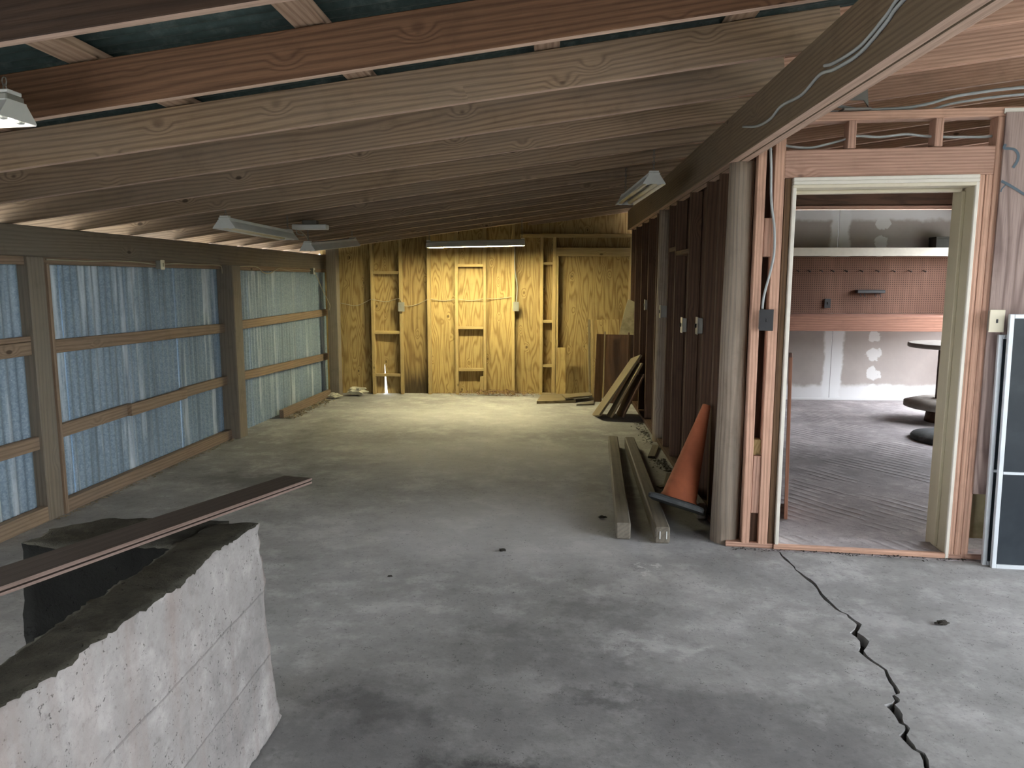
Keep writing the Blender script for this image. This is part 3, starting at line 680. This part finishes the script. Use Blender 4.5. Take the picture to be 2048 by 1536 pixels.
# ------------------------------------------------------------------ boards stored in the back corner
def leaner(name, lab, foot, head, wdt_dir, wdt, th, mat, group='boards stored in the back corner', cat='board'):
    foot, head = Vector(foot), Vector(head); up = (head - foot).cross(Vector(wdt_dir))
    return tag(lum(name, foot, head, wdt, th, mat, None, up), lab, cat, group)
leaner('leaning_board', 'dusty wide board leaning at an angle on the stud wall, topmost of two', (.50, 8.22, .016), (.955, 8.42, .655), (0, 1, 0), .42, .026, 'board')
leaner('leaning_board', 'dark board leaning on the stud wall under a dusty board', (.64, 8.16, .016), (.976, 8.26, .60), (0, 1, 0), .30, .022, 'board')
leaner('leaning_board', 'dark board added to fill the shaded gap under the two leaning boards', (.76, 8.22, .012), (.984, 8.3, .47), (0, 1, 0), .5, .02, 'darkpanel')  # dark sheet added to blacken the shaded gap between the boards
leaner('cabinet_panel', 'narrow dark brown veneered panel standing on edge by the corner', (.585, 9.31, .0), (.612, 9.36, .845), (1, .1, 0), .10, .02, 'cab', 'cabinet panels in the back corner', 'panel')
leaner('cabinet_panel', 'wide dark brown cabinet panel with pale edge standing by the corner', (.835, 9.20, .0), (.845, 9.26, .845), (1, -.12, 0), .37, .022, 'cab', 'cabinet panels in the back corner', 'panel')
leaner('trim_strip', 'tall thin pale strip standing beside the wide cabinet panel', (.642, 9.14, .0), (.655, 9.22, .885), (0, 1, 0), .03, .016, 'board', 'strips in the back corner', 'trim strip')
leaner('trim_strip', 'short dark strip standing on the wide cabinet panel', (.93, 9.15, .0), (.945, 9.215, .875), (0, 1, 0), .03, .016, 'cab', 'strips in the back corner', 'trim strip')
leaner('trim_strip', 'slim brown moulding strip leaning on the blocked-up door', (.505, 9.66, .0), (.488, 9.80, 1.0), (1, 0, 0), .03, .02, 'board', 'strips in the back corner', 'trim strip')
leaner('trim_strip', 'second slim brown moulding leaning on the blocked-up door', (.545, 9.66, .0), (.528, 9.80, 1.0), (1, 0, 0), .028, .02, 'plystud', 'strips in the back corner', 'trim strip')
leaner('plywood_offcut', 'brown plywood offcut leaning on the blocked-up door behind the panels', (.74, 9.62, .0), (.72, 9.80, 1.0), (1, 0, 0), .30, .014, 'ply', cat='plywood')
leaner('plywood_offcut', 'short pale plywood offcut standing against the back wall studs', (.128, 9.73, .0), (.132, 9.79, .635), (1, .04, 0), .125, .018, 'ply', cat='plywood')
o = prism('wallboard_sheet', [(0, 0), (.105, -.045), (.10, -.45), (.066, -.74), (.036, -.75), (-.118, -.445), (-.056, -.18)], (.945, 9.42, 1.275), (1, .12, .0), (0, .25, 1), .012, 'sheetcream')
tag(o, 'torn cream wallboard sheet leaning in the back corner above the panels', 'wallboard', 'boards stored in the back corner')
o = prism('floor_board', [(-.172, 9.09), (-.11, 9.82), (.168, 9.79), (.31, 9.20)], (0, 0, .018), (1, 0, 0), (0, 1, 0), .034, 'board'); tag(o, 'flat framed board lying on the floor below the back wall', 'board', 'boards lying by the back wall')
o = prism('floor_board', [(.18, 9.16), (.14, 9.44), (.50, 9.66), (.52, 9.38)], (0, 0, .061), (1, 0, 0), (0, 1, 0), .02, 'board'); tag(o, 'thin board lying across another board before the cabinet panels', 'board', 'boards lying by the back wall')
o = prism('floor_board', [(.31, 8.98), (.36, 9.08), (.54, 9.3), (.52, 9.05)], (0, 0, .01), (1, 0, 0), (0, 1, 0), .018, 'timber'); tag(o, 'small dark scrap on the floor before the cabinet panels', 'board', 'boards lying by the back wall')

# ------------------------------------------------------------------ shop lights
def chain_geo(p0, p1, r=.0022, ll=.026):
    p0, p1 = Vector(p0), Vector(p1); d = p1 - p0; n = max(2, int(d.length / (ll * .78))); V, F = [], []
    t = d.normalized(); s = t.cross(Vector((0, 1, 0))); s = t.cross(Vector((1, 0, 0))) if s.length < .1 else s
    s.normalize(); u = t.cross(s)
    for i in range(n):
        c = p0 + d * (i + .5) / n; q = s if i % 2 else u
        pts = [c + t * math.cos(a) * ll / 2 + q * math.sin(a) * ll * .27 for a in [2 * math.pi * k / 8 for k in range(8)]]
        v, f = tube_geo(pts, r, 4, True); o_ = len(V); V += v; F += [tuple(a + o_ for a in q_) for q_ in f]
    return V, F
def shop_light(p0, p1, lab, lit=None, roll=0., hang=None, wd_=.15, cord=None):
    p0, p1 = Vector(p0), Vector(p1); m = frame(p0, p1, (0, math.sin(roll), math.cos(roll))); L = (p1 - p0).length
    t = tag(empty('shop_light', mtx=m), lab, 'light fixture', 'hanging fluorescent shop lights')
    h = wd_ / 2; I = Matrix.Identity(4)
    pr = [(-h, -.032), (-h + .006, -.022), (-.042, .018), (-.042, .022), (.042, .022), (.042, .018), (h - .006, -.022), (h, -.032)]
    v = []; f = []
    for sx in (-L / 2, L / 2):
        v += [(sx, y, z) for y, z in pr] + [(sx, y * .985, z - .003) for y, z in pr]
    n = len(pr)
    for i in range(n - 1):
        f.append((i, i + 1, 2 * n + i + 1, 2 * n + i)); f.append((n + i + 1, n + i, 3 * n + i, 3 * n + i + 1))
    for q in (0, n - 1): f.append((q, 2 * n + q, 3 * n + q, n + q))
    link('reflector', pydata('reflector', v, f), 'white', t, I)
    box('ballast_channel', -L / 2, L / 2, -.038, .038, .018, .040, 'greybox' if lit else 'white', t, .003)
    for s in (-1, 1):
        prism('end_cap', [(y, z) for y, z in pr], (s * L / 2, 0, 0), (0, 1, 0), (0, 0, 1), .005, 'white', t)
        box('hanger_tab', s * (L / 2 - .02) - .02, s * (L / 2 - .02) + .02, -.03, .03, .040, .052, 'white', t, .002)
        for y in (-.036, .036): box('lamp_holder', s * (L / 2 - .022) - .01, s * (L / 2 - .022) + .01, y - .013, y + .013, -.035, .014, 'white', t, .003)
    for y in (-.036, .036):
        lathe('tube', [(.010, -L / 2 + .03), (.0165, -L / 2 + .032), (.0165, L / 2 - .032), (.010, L / 2 - .03)], lit or 'tube', t, Matrix(((0, 0, 1, 0), (1, 0, 0, y), (0, 1, 0, -.014), (0, 0, 0, 1))), 12)
    mi = m.inverted()
    for s in (-1, 1):
        a = Vector((s * (L / 2 - .03), 0, .05)); wp = m @ a
        top = Vector((wp.x, wp.y, ZB(wp.x) + .06)) if hang is None else Vector((wp.x, wp.y, hang))
        if top.z - wp.z > .03:
            V, F = chain_geo(a, mi @ top); link('chain', pydata('chain', V, F), 'steel', t, I)
    if cord: tube('cord', [mi @ Vector(q) for q in cord], .004, 'oldcable', t)
    return t
shop_light((-2.19, 5.0, 1.875), (-2.17, 6.2, 1.862), 'unlit white shop light hung along the rafters near the steel wall', wd_=.158)
shop_light((-2.16, 6.62, 1.79), (-2.04, 7.74, 1.885), 'unlit grey shop light hanging tilted behind another near the steel wall', wd_=.15, cord=[(-2.16, 6.66, 1.84), (-2.13, 6.5, 1.88), (-2.15, 6.36, 1.93)])
shop_light((.652, 5.0, 2.15), (.578, 6.2, 2.135), 'unlit shop light with bare tubes hung beside the carrying beam', wd_=.15)
shop_light((-1.475, 8.92, 1.915), (-.323, 8.92, 1.94), 'lit shop light hung in front of the yellow plywood wall', lit='lit', wd_=.16)
shop_light((-1.60, 2.25, 2.005), (-2.82, 2.25, 1.965), 'lit white shop light hung on chains near the concrete pit', lit='litcool', wd_=.16)
t = tag(empty('fixture_box', (-1.973, 6.15, 1.93)), 'small white metal fixture box fixed under a rafter with dangling wires', 'fixture box')
box('housing', -.14, .14, -.05, .05, -.02, .02, 'white', t, .006); box('mount_plate', -.06, .06, -.03, .03, .02, .053, 'steel', t)
tube('wire', [(-.12, 0, -.02), (-.13, .05, -.05), (-.10, .1, -.06), (-.12, .16, -.05)], .004, 'greybox', t)

# ------------------------------------------------------------------ electrical boxes, switches, cables
def sub(o, part):
    ml = part.matrix_local.inverted() @ o.matrix_local; o.parent = part; o.matrix_local = ml; return o
def outlet(name, lab, mtx, wdt, h, plate, switch=False, deep=.03, group=None, cat='outlet'):
    t = tag(empty(name, mtx=mtx), lab, cat, group)       # local x right, z up, y away from viewer
    box('back_box', -wdt * .44, wdt * .44, -deep, 0, -h * .44, h * .44, 'greybox', t, .002)
    cp = box('cover_plate', -wdt / 2, wdt / 2, -deep - .006, -deep, -h / 2, h / 2, plate, t, .002)
    if switch:
        sub(box('toggle', -.005, .005, -deep - .018, -deep - .006, -.004, .016, 'blackplastic', t, .002), cp)
        zs = (-.03, .03)
    else:
        for z in (-.022, .022): sub(box('socket_face', -.014, .014, -deep - .008, -deep - .006, z - .013, z + .013, 'greybox' if plate != 'ivory' else 'ivory', t, .003), cp)
        zs = (0,)
    for z in zs: sub(lathe('screw', [(.004, 0), (.003, .002)], 'white', t, Matrix.Translation((0, -deep - .006, z)) @ Matrix.Rotation(R(90), 4, 'X'), 8), cp)
    return t
outlet('light_switch', 'ivory toggle switch on the stud beside the plywood sheet', DM @ Matrix.Translation((1.018, -.014, 1.298)), .072, .115, 'ivory', True, .03, cat='light switch')
outlet('light_switch', 'black toggle switch box on the studs beside the log post', DM @ Matrix.Translation((-.124, 0, 1.292)), .072, .115, 'blackplastic', True, .05, cat='light switch')
outlet('wall_outlet', 'grey outlet box on a stud of the plywood wall, without conduit', BM @ Matrix.Translation((.75, 0, 1.158)), .085, .12, 'greybox')
outlet('wall_outlet', 'grey outlet box on the plywood wall below the lamp cord', BM @ Matrix.Translation((2.247, 0, 1.166)), .075, .12, 'greybox')
RM = lambda y, z: Matrix(((0, 1, 0, .998), (-1, 0, 0, y), (0, 0, 1, z), (0, 0, 0, 1)))
outlet('wall_outlet', 'dim outlet box on the dark stud wall by the leaning boards', RM(7.97, 1.25), .07, .11, 'greybox', deep=.02)
outlet('wall_outlet', 'dim outlet box on the dark stud wall by the far log', RM(6.62, 1.235), .075, .115, 'greybox', deep=.05)
outlet('wall_outlet', 'dim beige switch plate on the dark stud wall, of a close pair', RM(5.64, 1.175), .07, .115, 'ivory', deep=.03)
outlet('wall_outlet', 'dim grey outlet box on the dark stud wall, of a close pair', RM(5.05, 1.205), .075, .115, 'greybox', deep=.03)
LJ = lambda y, z: LM @ Matrix(((0, -1, 0, 0), (1, 0, 0, y), (0, 0, 1, z), (0, 0, 0, 1)))
outlet('junction_box', 'small ivory junction box under the beam on the wide steel bay', LJ(1.314, 1.618), .055, .075, 'ivory', deep=.04, cat='junction box')
outlet('junction_box', 'small white junction box under the beam near the corner post', LJ(4.69, 1.61), .055, .08, 'white', deep=.04, cat='junction box')
def cable(lab, pts, r, mat='cable', nm='cable', group=None): return tag(tube(nm, pts, r, mat), lab, 'cable', group)
bc = [(.944, 1.2, 2.30), (.944, 1.8, 2.285), (.944, 2.204, 2.254), (.944, 2.312, 2.228), (.944, 2.487, 2.198), (.944, 2.7, 2.207), (.944, 2.843, 2.226), (.944, 3.036, 2.203), (.944, 3.291, 2.219), (.944, 3.445, 2.2), (.944, 3.652, 2.21), (.944, 3.928, 2.26)]
cable('long grey cable stapled along the carrying beam face', bc, .0062)
cable('shorter grey cable beside the long one on the carrying beam', [(.944, y, z + .021) for _, y, z in bc[:6]] + [(.944, 2.80, 2.245)], .0062)
tube('stud_cable', [p for p in [(-.10, .07, 2.24), (-.043, .05, 2.212), (.068, .05, 2.2), (.142, .05, 2.212), (.241, .05, 2.237), (.304, .05, 2.254), (.421, .05, 2.246), (.546, .05, 2.257), (.634, .05, 2.245), (.741, .05, 2.238), (.898, .05, 2.234), (.96, .05, 2.236)]], .007, 'cable', WD)
cable('grey cable dropping to the black switch beside the log post', [dw(*p) for p in [(-.139, .0, 2.232), (-.129, -.004, 2.11), (-.12, -.008, 1.922), (-.098, -.01, 1.779), (-.093, -.01, 1.654), (-.106, -.012, 1.56), (-.122, -.016, 1.49), (-.138, -.02, 1.412), (-.143, -.025, 1.35)]], .0068)
pc = [(.10, .05, 2.44), (.176, .05, 2.415), (.313, .05, 2.388), (.429, .05, 2.386), (.536, .05, 2.389), (.65, .05, 2.395), (.753, .05, 2.423), (.881, .05, 2.441), (1.008, .05, 2.454), (1.3, .05, 2.47)]
cable('grey cable rising from the top plate above the doorway, the upper', [dw(x, y, z + .012 * (x > .6)) for x, y, z in pc], .008)
cable('grey cable lying on the top plate above the doorway, the lower', [dw(x, .07, 2.384 if x < .6 else z - .018) for x, y, z in pc], .007)
cable('pale cable draped under the beam along the wide steel bay', [lw(.012, y, z) for y, z in [(.06, 1.625), (.435, 1.624), (.75, 1.634), (1.022, 1.633), (1.271, 1.619)]], .005, 'oldcable')
cable('pale cable from the ivory junction box to the middle post', [lw(.012, y, z) for y, z in [(1.35, 1.622), (1.6, 1.634), (1.904, 1.632), (2.2, 1.636), (2.34, 1.625), (2.36, 1.56)]], .005, 'oldcable')
cable('pale sagging cable under the beam near the corner post', [lw(.012, y, z) for y, z in [(2.6, 1.63), (3.085, 1.635), (3.271, 1.579), (3.45, 1.576), (3.666, 1.626), (3.939, 1.611), (4.204, 1.624), (4.66, 1.618)]], .005, 'oldcable')
cable('thin cable hanging from the white junction box over the steel', [lw(x, y, z) for x, y, z in [(.02, 4.73, 1.61), (.03, 4.82, 1.54), (.05, 4.92, 1.40), (.09, 5.0, 1.26), (.12, 5.005, 1.18), (.11, 5.0, 1.12)]], .004, 'oldcable')
bwire = [[(-.05, -.01, 1.206), (.16, -.008, 1.173), (.345, -.008, 1.251)], [(.385, -.008, 1.251), (.541, .06, 1.222), (.718, -.006, 1.263)], [(.784, .01, 1.171), (.93, .08, 1.183), (1.086, .0, 1.25)], [(1.124, .03, 1.261), (1.293, .082, 1.233), (1.45, .03, 1.258)], [(1.488, .03, 1.258), (1.653, .082, 1.236), (1.818, .03, 1.263)], [(1.858, .03, 1.267), (2.013, .082, 1.263), (2.19, .05, 1.29)]]
allw = [q for seg in bwire for q in seg]
tube('stud_wire', allw, .0045, 'oldcable', WB)
cable('pale lamp cord dropping to an outlet on the plywood wall', [bw(*q) for q in [(2.232, -.03, 1.93), (2.228, -.02, 1.684), (2.262, -.02, 1.421), (2.249, -.02, 1.222)]], .006, 'cable')
for k, (x, z) in enumerate(((.29, 2.455),)):
    t = tag(empty('roof_bracket', DM @ Vector((x, .02, 2.372))), 'dark sheet metal bracket above the top plate beside the beam', 'bracket')
    prism('folded_plate', [(-.07, .06), (.03, .055), (.055, .02), (.04, .155), (-.07, .14)], (0, 0, 0), (1, -.1, 0), (0, 0, 1), .012, 'steel', t)
    box('flange', -.08, .06, -.04, .06, 0, .012, 'steel', t)

# ------------------------------------------------------------------ glazed sashes leaning by the doorway, spray paint, workshop contents
def sash(lab, x, y0, tilt, wdt, h, lean):
    m = DM @ Matrix.Translation((x, y0, 0)) @ Matrix.Rotation(tilt, 4, 'Y') @ Matrix.Rotation(-lean, 4, 'X')
    t = tag(empty('storm_sash', mtx=m), lab, 'window sash', 'storm sashes by the doorway')
    fw = .022
    for a in (0, wdt - fw): box('stile', a, a + fw, -.011, .011, 0, h, 'alum', t, .002)
    for z in (0, h - fw, .505): box('rail', fw, wdt - fw, -.011, .011, z, z + (fw if z != .505 else .014), 'alum', t, .002)
    for z0, z1 in ((fw, .505), (.519, h - fw)): box('pane', fw, wdt - fw, -.002, .002, z0, z1, 'glass', t, .0005)
    return t
sash('white framed dark storm sash leaning by the doorway, the front one', 1.066, -.112, R(-.2), .80, 1.335, R(1.6))
sash('white framed dark storm sash leaning by the doorway, behind another', 1.040, -.070, R(-.2), .80, 1.228, R(1.6))
g_ = Matrix.Identity(4)
sm = [[(.998, 2.185), (.994, 2.165), (1.02, 2.162), (1.045, 2.155), (1.062, 2.13), (1.06, 2.10), (1.043, 2.068)], [(.994, 2.004), (1.03, 1.985), (1.07, 1.96), (1.114, 1.933), (1.2, 1.90)], [(1.02, 1.99), (1.0, 1.965), (.996, 1.95)]]
for k, pts in enumerate(sm):
    P3 = spline([(x, -.0165, z) for x, z in pts], 6); V, F = [], []
    for i, p in enumerate(P3):
        a = P3[max(0, i - 1)]; c = P3[min(len(P3) - 1, i + 1)]; d = (c - a).normalized(); nn = Vector((-d.z, 0, d.x)) * (.0065 if k < 2 else .003)
        V += [p + nn, p - nn]
    F = [(2 * i, 2 * i + 1, 2 * i + 3, 2 * i + 2) for i in range(len(P3) - 1)]
    link('paint_mark', pydata('paint_mark', V, F), 'spray', WD, g_)

t = tag(empty('workbench', (3.9, 9.27, 0)), 'workbench with a reddish front board under the pegboard', 'workbench')
box('front_board', -1.9, 1.18, -.37, -.332, .925, 1.095, 'bench', t); box('worktop', -1.9, 1.18, -.33, .36, 1.06, 1.095, 'bench', t)
for x in (-1.85, 1.08): box('leg', x, x + .09, -.30, -.21, 0, 1.06, 'redstud', t)
t = tag(empty('wall_shelf', (3.9, 9.5, 1.8)), 'long white-edged shelf above the pegboard', 'shelf')
box('shelf_lip', -1.9, 1.18, -.16, -.14, 0, .1, 'whitepaint', t); box('shelf_board', -1.9, 1.18, -.14, .148, .06, .085, 'creampaint', t)
t = tag(empty('storage_box', (4.72, 9.5, 1.886)), 'small dark box on the shelf above the pegboard', 'box'); box('box_body', -.11, .11, -.08, .1, 0, .12, 'deckpanel', t); box('box_lid', -.113, .113, -.083, .103, .12, .145, 'deckpanel', t)
o = pydata('pegboard', [(2.0, 9.632, 1.10), (5.09, 9.632, 1.10), (5.09, 9.632, 1.80), (2.0, 9.632, 1.80), (2.0, 9.646, 1.10), (5.09, 9.646, 1.10), (5.09, 9.646, 1.80), (2.0, 9.646, 1.80)], [(0, 1, 2, 3), (4, 7, 6, 5), (0, 3, 7, 4), (1, 5, 6, 2), (3, 2, 6, 7), (0, 4, 5, 1)])
tag(link('pegboard', o, 'pegboard'), 'brown perforated pegboard between shelf and workbench', 'pegboard')
hk = None
for x in (3.048, 3.186, 3.333, 3.471, 3.634, 3.82, 4.014, 4.208, 4.401, 4.578):
    if hk is None: hk = tube('pegboard_hook', [(x, 9.63, 1.628), (x, 9.59, 1.628), (x, 9.55, 1.612), (x, 9.54, 1.628)], .006, 'blackplastic', smooth=3)
    else:
        h2 = hk.copy(); COL.objects.link(h2); h2.location.x += x - 3.048; tag(h2, 'small black steel hook in the pegboard row below the shelf', 'hook', 'pegboard hooks')
tag(hk, 'small black steel hook in the pegboard row below the shelf', 'hook', 'pegboard hooks')
t = tag(empty('tool_holder', (3.94, 9.632, 1.35)), 'black tool holder tray hanging on the pegboard', 'tool holder')
box('tray', -.17, .17, -.09, -.0, 0, .045, 'blackplastic', t, .008)
for x in (-.12, -.07, .06, .12): tube('prong', [(x, -.05, 0), (x, -.06, -.03), (x + .012, -.07, -.045)], .005, 'blackplastic', t, smooth=2)
outlet('wall_outlet', 'black outlet on the pegboard above the workbench', Matrix.Translation((3.44, 9.632, 1.225)), .075, .115, 'blackplastic', deep=.02)
t = tag(empty('cable_spool', (4.27, 8.2, 0)), 'grey wooden cable spool standing under the workbench end', 'cable spool')
lathe('top_flange', [(.42, 0), (.43, .008), (.43, .04), (.42, .048)], 'spool', t, Matrix.Translation((0, 0, .80)), 40)
lathe('core', [(.13, 0.05), (.13, .80)], 'darkpanel', t, Matrix.Identity(4), 24)
lathe('bottom_flange', [(.40, 0), (.43, .01), (.43, .06), (.30, .10)], 'spool', t, Matrix.Translation((0, 0, .15)), 40)
lathe('foot', [(.22, 0), (.2, .15)], 'darkpanel', t, Matrix.Identity(4), 24)
t = tag(empty('round_lid', (3.86, 7.2, 0)), 'dark round lid lying on the workshop floor', 'lid')
lathe('lid_body', [(.40, .0), (.40, .03), (.385, .05), (.2, .075), (.05, .08)], 'rubber', t, Matrix.Identity(4), 36); lathe('lid_knob', [(.05, .08), (.045, .1)], 'rubber', t, Matrix.Identity(4), 16)
dd = Vector((1.53, 4.9, 0)).normalized()
o = lum('loose_board', Vector((1.55, 4.86, 0)), Vector((1.535, 4.88, 1.03)), .022, .38, 'bench', None, dd)
tag(o, 'reddish brown board standing just inside the workshop doorway', 'board')

# ------------------------------------------------------------------ litter
def leaf_stuff(name, lab, cat, n, spot, size, mat, seed):
    rn = random.Random(seed); V, F = [], []
    for _ in range(n):
        c = Vector(spot(rn)); s = size * rn.uniform(.6, 1.3); a = rn.uniform(0, 6.28)
        d = Vector((math.cos(a), math.sin(a), rn.uniform(-.35, .5))); e = d.cross(Vector((rn.uniform(-.5, .5), rn.uniform(-.5, .5), 1))).normalized() * s * rn.uniform(.25, .45)
        d = d.normalized() * s; u = Vector((0, 0, s * rn.uniform(.05, .3))); i = len(V)
        V += [c - d, c + e + u, c + d, c - e + u, c]; F += [(i, i + 4, i + 1), (i + 1, i + 4, i + 2), (i + 2, i + 4, i + 3), (i + 3, i + 4, i)]
    V = [(v_[0], v_[1], max(.003, v_[2])) for v_ in V]
    return tag(link(name, pydata(name, V, F), mat), lab, cat, kind='stuff')
def pile(rn):
    x = min(2.72, rn.gauss(2.0, .33)); h = max(0, .075 - abs(x - 1.95) * .06); y = -abs(rn.gauss(0, .07)) - .03
    p = bw(x, y, 0); return (p.x, p.y, .006 + rn.random() * h)
leaf_stuff('leaf_litter', 'heap of dry brown leaves along the foot of the plywood wall', 'leaves', 420, pile, .022, 'dryleaf', 5)
leaf_stuff('straw_litter', 'dry straw and chaff along the foot of the steel wall corner', 'straw', 260, lambda rn: (lambda p: (p.x, p.y, .006 + rn.random() * .012))(lw(.12 + abs(rn.gauss(0, .06)), rn.uniform(3.4, 4.72), 0)), .022, 'straw', 6)
leaf_stuff('sill_dust', 'pale chaff and dirt along the steel wall bottom plate', 'dirt', 220, lambda rn: (lambda p: (p.x, p.y, .005))(lw(.04 + abs(rn.gauss(0, .02)), rn.uniform(-.1, 2.4), 0)), .016, 'straw', 8)
leaf_stuff('threshold_dirt', 'dark dirt crumbs along the doorway threshold', 'dirt', 160, lambda rn: (lambda p: (p.x, p.y, .005))(dw(rn.uniform(-.25, .98), -.02 - abs(rn.gauss(0, .02)), 0)), .010, 'soil', 9)
leaf_stuff('wall_foot_dirt', 'dark crumbs and bark along the foot of the stud wall', 'dirt', 260, lambda rn: (.97 - abs(rn.gauss(0, .06)), rn.choice((rn.uniform(5.82, 6.26), rn.uniform(6.8, 7.9))), .006), .016, 'soil', 10)
def lump(name, lab, cat, loc, sc_, mat, seed, amp=.5, kindgrp=None):
    bm = bmesh.new(); bmesh.ops.create_icosphere(bm, subdivisions=3, radius=1)
    for v_ in bm.verts: v_.co *= 1 + amp * noise.noise(v_.co * 1.9 + Vector((seed, 0, 0)))
    zmin = min(v_.co.z for v_ in bm.verts)
    for v_ in bm.verts: v_.co = Vector((v_.co.x * sc_[0], v_.co.y * sc_[1], (v_.co.z - zmin) * sc_[2]))
    me = bpy.data.meshes.new(name); bm.to_mesh(me); bm.free()
    return tag(link(name, me, mat, None, Matrix.Translation(loc)), lab, cat, kindgrp)
lump('crumpled_paper', 'larger crumpled pale paper wad on the floor by the corner post', 'paper', (-2.53, 9.6, 0), (.12, .07, .045), 'paper', 2, .8)
lump('crumpled_paper', 'smaller crumpled pale wad in the straw by the steel wall', 'paper', (-2.76, 9.35, 0), (.07, .05, .03), 'paper', 5, .8)
for (x, y), s, k in (((-.264, 4.012), .02, 1), ((-.811, 3.619), .012, 2), ((.337, 4.638), .024, 3), ((1.729, 3.22), .026, 4)):
    lump('dirt_clod', ['', 'small dark crumb on the open floor before the timbers', 'tiny dark crumb on the open floor', 'dark clod on the floor touching the farther timber', 'curled dark leaf scrap on the floor before the doorway'][k], 'debris', (x, y, .001), (s, s * .5, s * .35), 'soil', k * 3., .7, 'crumbs on the floor')
